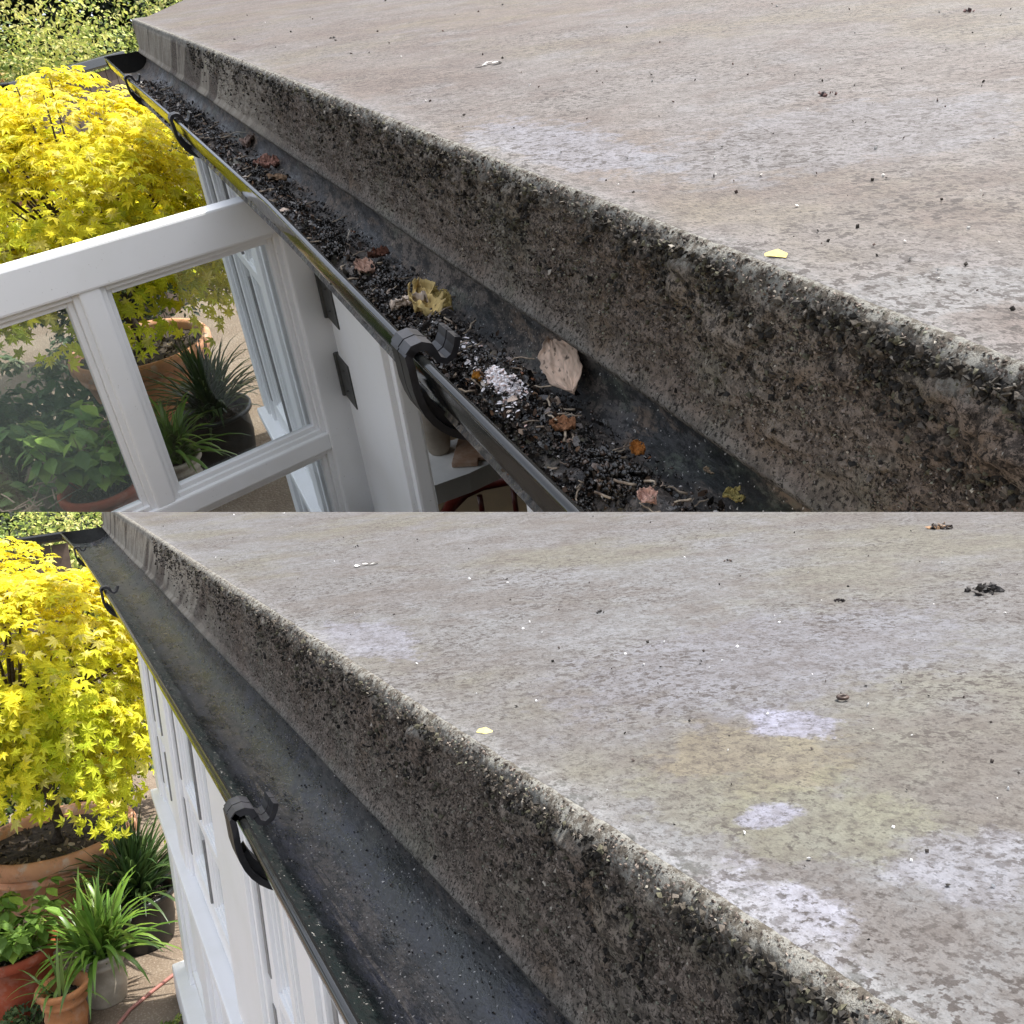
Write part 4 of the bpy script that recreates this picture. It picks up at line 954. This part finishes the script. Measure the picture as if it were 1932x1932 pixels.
# lumps left on the roof
for i, (px, py, r, n_, cols, lab, sz) in enumerate([
        (1776, 996, .017, 34, [(.03, .022, .018), (.10, .065, .04), (.22, .13, .07), (.02, .016, .014)], 'brown clod of leaf mould at the back of the roof, top right', .42),
        (1855, 1116, .018, 26, [(.012, .010, .010), (.03, .025, .022)], 'tangled black clod on the roof near its right edge', .34),
        (1588, 1134, .007, 12, [(.015, .012, .012), (.04, .03, .03)], 'little black crumb left of the tangled black clod', .4),
        (1374, 1058, .007, 10, [(.02, .016, .014), (.08, .05, .04)], 'pair of tiny dark crumbs near the back of the roof', .4),
        (1131, 1156, .006, 8, [(.02, .016, .014)], 'tiny dark crumb beside the pale worn patch', .4),
        (955, 1093, .004, 5, [(.012, .01, .01)], 'single black speck behind the white scraps', .5),
        (672, 1032, .006, 5, [(.012, .01, .01)], 'far black speck near the end of the roof edge', .5)]):
    clump('roof_clod', lab, 'clod', at(px, py, z=BB['ut']), r, n_, cols, 70+i, .42, None, sz)
c_ = at(1590, 1315, z=BB['ut']+.002); m = MB(); ring = [(c_.x+math.cos(t)*.0034, c_.y+math.sin(t)*.0034, c_.z) for t in np.linspace(0, 5.6, 12)]
note(m.tube(ring, .0013, 6).build('dried_grub', material('grub', m_flat((.03, .02, .016), (.06, .035, .025), .5)), None, True, tuple(c_)), 'tiny curled dark grub alone on the roof below the black crumb', 'grub')
roof_flakes([(675, 1069), (692, 1066), (706, 1065)], 'white papery scraps on the roof above the cleaned gutter', .016, (.72, .72, .70))
roof_flakes([(915, 1383)], 'small yellow petal beside the edge above the cleaned gutter', .012, (.66, .56, .20), 'petal')

gr = sheet('patio', 'brown exposed aggregate paving with the hose lying on it', -9, 9, -1, 22, BB['zg'], material('ground', m_ground))
tm = terra_mats()
Z = BB['zg']
zr = Z+.50; cb = at(105, 1568, z=zr); cb.z = Z
pot('plant_pot', 'big terracotta tub with a rolled rim holding the yellow maple, standing behind the smaller pots', 'plant pot', cb, .385, .25, .50, tm['big'], .095, .02, soilz=.06)
maple((cb.x, cb.y, zr-.06), (cb.x-.10, cb.y-.25, zr+.84), (.80, .80, .78), 'bright yellow Japanese maple in the big tub beside the white windows', 33, -.72)
def set_pot(px, py, rt, rb, h, *a, **k):
    c = at(px, py, z=Z+h); c.z = Z; pot('plant_pot', k.pop('lab'), 'plant pot', c, rt, rb, h, *a, **k); return c
ag = at(272, 1775, z=Z); ag.z = Z
pot('plant_pot', 'large black plastic pot standing beside the foot of the white wall', 'plant pot', ag, .185, .15, .27, tm['green'], .03, .006, bands=False)
p_ = thing('strap_leaf_plant', 'dark green strap leaved plant spilling over the large black pot', 'plant', ag+Vector((0, 0, .22)))
blades('leaves', ag+Vector((0, 0, .24)), 240, .46, .020, (.045, .085, .026), material('blade', m_attr('strap_leaves', .35, .2, .5)), p_, .8, 1., 0, 3)
cr = set_pot(190, 1792, .105, .085, .24, tm['cream'], .02, .004, lab='cream glazed pot between the black pot and the small terracotta pot')
p_ = thing('strap_leaf_plant', 'bright green strap leaved plant in the cream glazed pot', 'plant', cr+Vector((0, 0, .2)))
blades('leaves', cr+Vector((0, 0, .21)), 130, .42, .026, (.12, .215, .035), material('blade', m_attr('strap_leaves', .35, .2, .5)), p_, .95, 1.1, 0, 5)
sm = set_pot(117, 1858, .105, .072, .24, tm['orange'], .028, .006, lab='small orange terracotta pot of dark soil with a few thin blades, lowest in the view')
p_ = thing('strap_leaf_plant', 'sparse thin bladed plant in the small orange terracotta pot', 'plant', sm+Vector((0, 0, .19)))
blades('leaves', sm+Vector((0, 0, .19)), 14, .27, .014, (.13, .20, .05), material('blade', m_attr('strap_leaves', .35, .2, .5)), p_, 1., .9, 0, 9)
rd = set_pot(22, 1785, .185, .135, .30, tm['red'], .05, .01, lab='red terracotta pot with the broad leaved plant at the left edge', bands=False)
p_ = thing('broadleaf_plant', 'light green broad leaved plant in the red terracotta pot', 'plant', rd+Vector((0, 0, .25)))
broad_plant(rd+Vector((-.02, 0, .25)), .22, 24, .085, p_, 8, [(.17, .30, .05), (.24, .36, .06), (.12, .22, .04)], .18)
# clay pot foot
f_ = at(207, 1872, z=Z+.02); f_.z = Z; m = MB(); m.obox(f_+Vector((0, 0, .012)), (.022, .034, .012), Matrix.Rotation(.5, 3, 'Z'), .004); m.obox(f_+Vector((.008, .012, .032)), (.020, .022, .008), Matrix.Rotation(.5, 3, 'Z'), .004)
note(m.build('pot_foot', tm['orange'], None, False, tuple(f_)), 'stepped orange clay pot foot beside the cream glazed pot', 'pot foot')
hp = [at(a, b, z=Z+.008) for a, b in [(190, 1985), (222, 1934), (245, 1905), (290, 1868), (322, 1843), (350, 1822), (385, 1800)]]
note(MB().tube(hp, .0085, 10).build('garden_hose', material('hose', m_flat((.36, .16, .13), (.28, .12, .10), .4, 30, .0003, 'pink_hose')), None, True, tuple(hp[0])), 'thin dull pink hose lying across the paving towards the white wall', 'hose')
for i, (px, py, R, cols, lab, nn, ls) in enumerate([
        (-60, 1700, (.35, .3, .24), [(.05, .09, .03), (.10, .15, .06)], 'dark leafy shrub behind the red terracotta pot, left of the big tub', 1500, .055),
        (340, 1640, (.10, .10, .11), [(.30, .36, .05), (.18, .26, .05)], 'low yellow green plant between the black pot and the white wall', 500, .035),
        (60, 1945, (.13, .10, .07), [(.04, .08, .03), (.09, .14, .05)], 'dark green seedlings at the very bottom beside the small orange pot', 420, .03),
        (330, 1940, (.06, .05, .025), [(.28, .33, .07), (.16, .22, .06)], 'tiny weed growing in the paving at the foot of the white wall', 160, .022)]):
    c_ = at(px, py, z=Z); c_.z = Z; shrub('shrub' if i < 2 else 'weed', lab, 'shrub' if i < 2 else 'weed', c_, R, nn, cols, ls, 90+i)
backdrop([(-2.9, 9.2, (1.2, .9, 1.22), 8000, 'g', .075, 'golden green shrub at the left of the low strip of hedge', 'shrub'),
          (-1.4, 9.5, (1.1, .9, 1.26), 8000, 'h', .065, 'light green shrub in the middle of the low strip of hedge', 'shrub'),
          (.1, 9.4, (1.1, .9, 1.26), 8000, 'g', .06, 'small leaved shrub behind the far end of the cleaned gutter', 'shrub'),
          (-1.5, 5.1, (.55, .45, .50), 3200, 'm', .06, 'dark leafy shrub to the left of the maple tub', 'shrub'),
          (-.1, 5.6, (.85, .35, .45), 3800, 'm', .055, 'dark leafy shrub along the foot of the fence behind the maple tub', 'shrub'),
          (-2.1, 8.4, (.5, .4, .98), 3000, 'r', .05, 'bronze tinged shrub low in the strip of hedge', 'shrub'),
          (-1.5, 13, (4, 1.4, 1.8), 12000, 'd', .19, 'dark shaded trees behind the low strip of hedge', 'tree')], Z)
rail_fence((125, 1002), (0, 1020), -.40, Z, 'dark boarded fence with black rail behind the maple, meeting the cleaned gutter')

# ------------------------------------------------------------------ set the two places out and end each at the plane where the other begins
bpy.context.view_layer.update()
up = (FB.to_4x4() @ Vector((0, 1, 0, 0))).to_3d().normalized()
gone = 0
for w, sgn in (('A', 1), ('B', -1)):
    for o in made[w]: o.matrix_world = PLACE[w] @ o.matrix_world
bpy.context.view_layer.update()
for w, sgn in (('A', 1), ('B', -1)):
    def walk(o):
        for c in list(o.children): walk(c)
        if o.type != 'MESH': return
        M = o.matrix_world; me = o.data; n = len(me.vertices); co = np.empty(n*3); me.vertices.foreach_get('co', co); co = co.reshape(-1, 3)
        Mw = np.array(M); W = co @ Mw[:3, :3].T+Mw[:3, 3]; d = (W-np.array(EYE)) @ np.array(up)*sgn
        if d.max() <= 0:
            if not o.children: bpy.data.objects.remove(o); return
        if d.min() >= 0: return
        Mi = M.inverted(); no = (M.to_3x3().transposed() @ (up*sgn)).normalized(); pc = Mi @ EYE
        bm = bmesh.new(); bm.from_mesh(me)
        r = bmesh.ops.bisect_plane(bm, geom=bm.verts[:]+bm.edges[:]+bm.faces[:], plane_co=pc, plane_no=no, clear_inner=True, dist=1e-6)
        bm.to_mesh(me); bm.free(); me.update()
    for o in made[w]: walk(o)
for o in list(C.objects):
    if o.type == 'EMPTY' and not o.children: bpy.data.objects.remove(o)
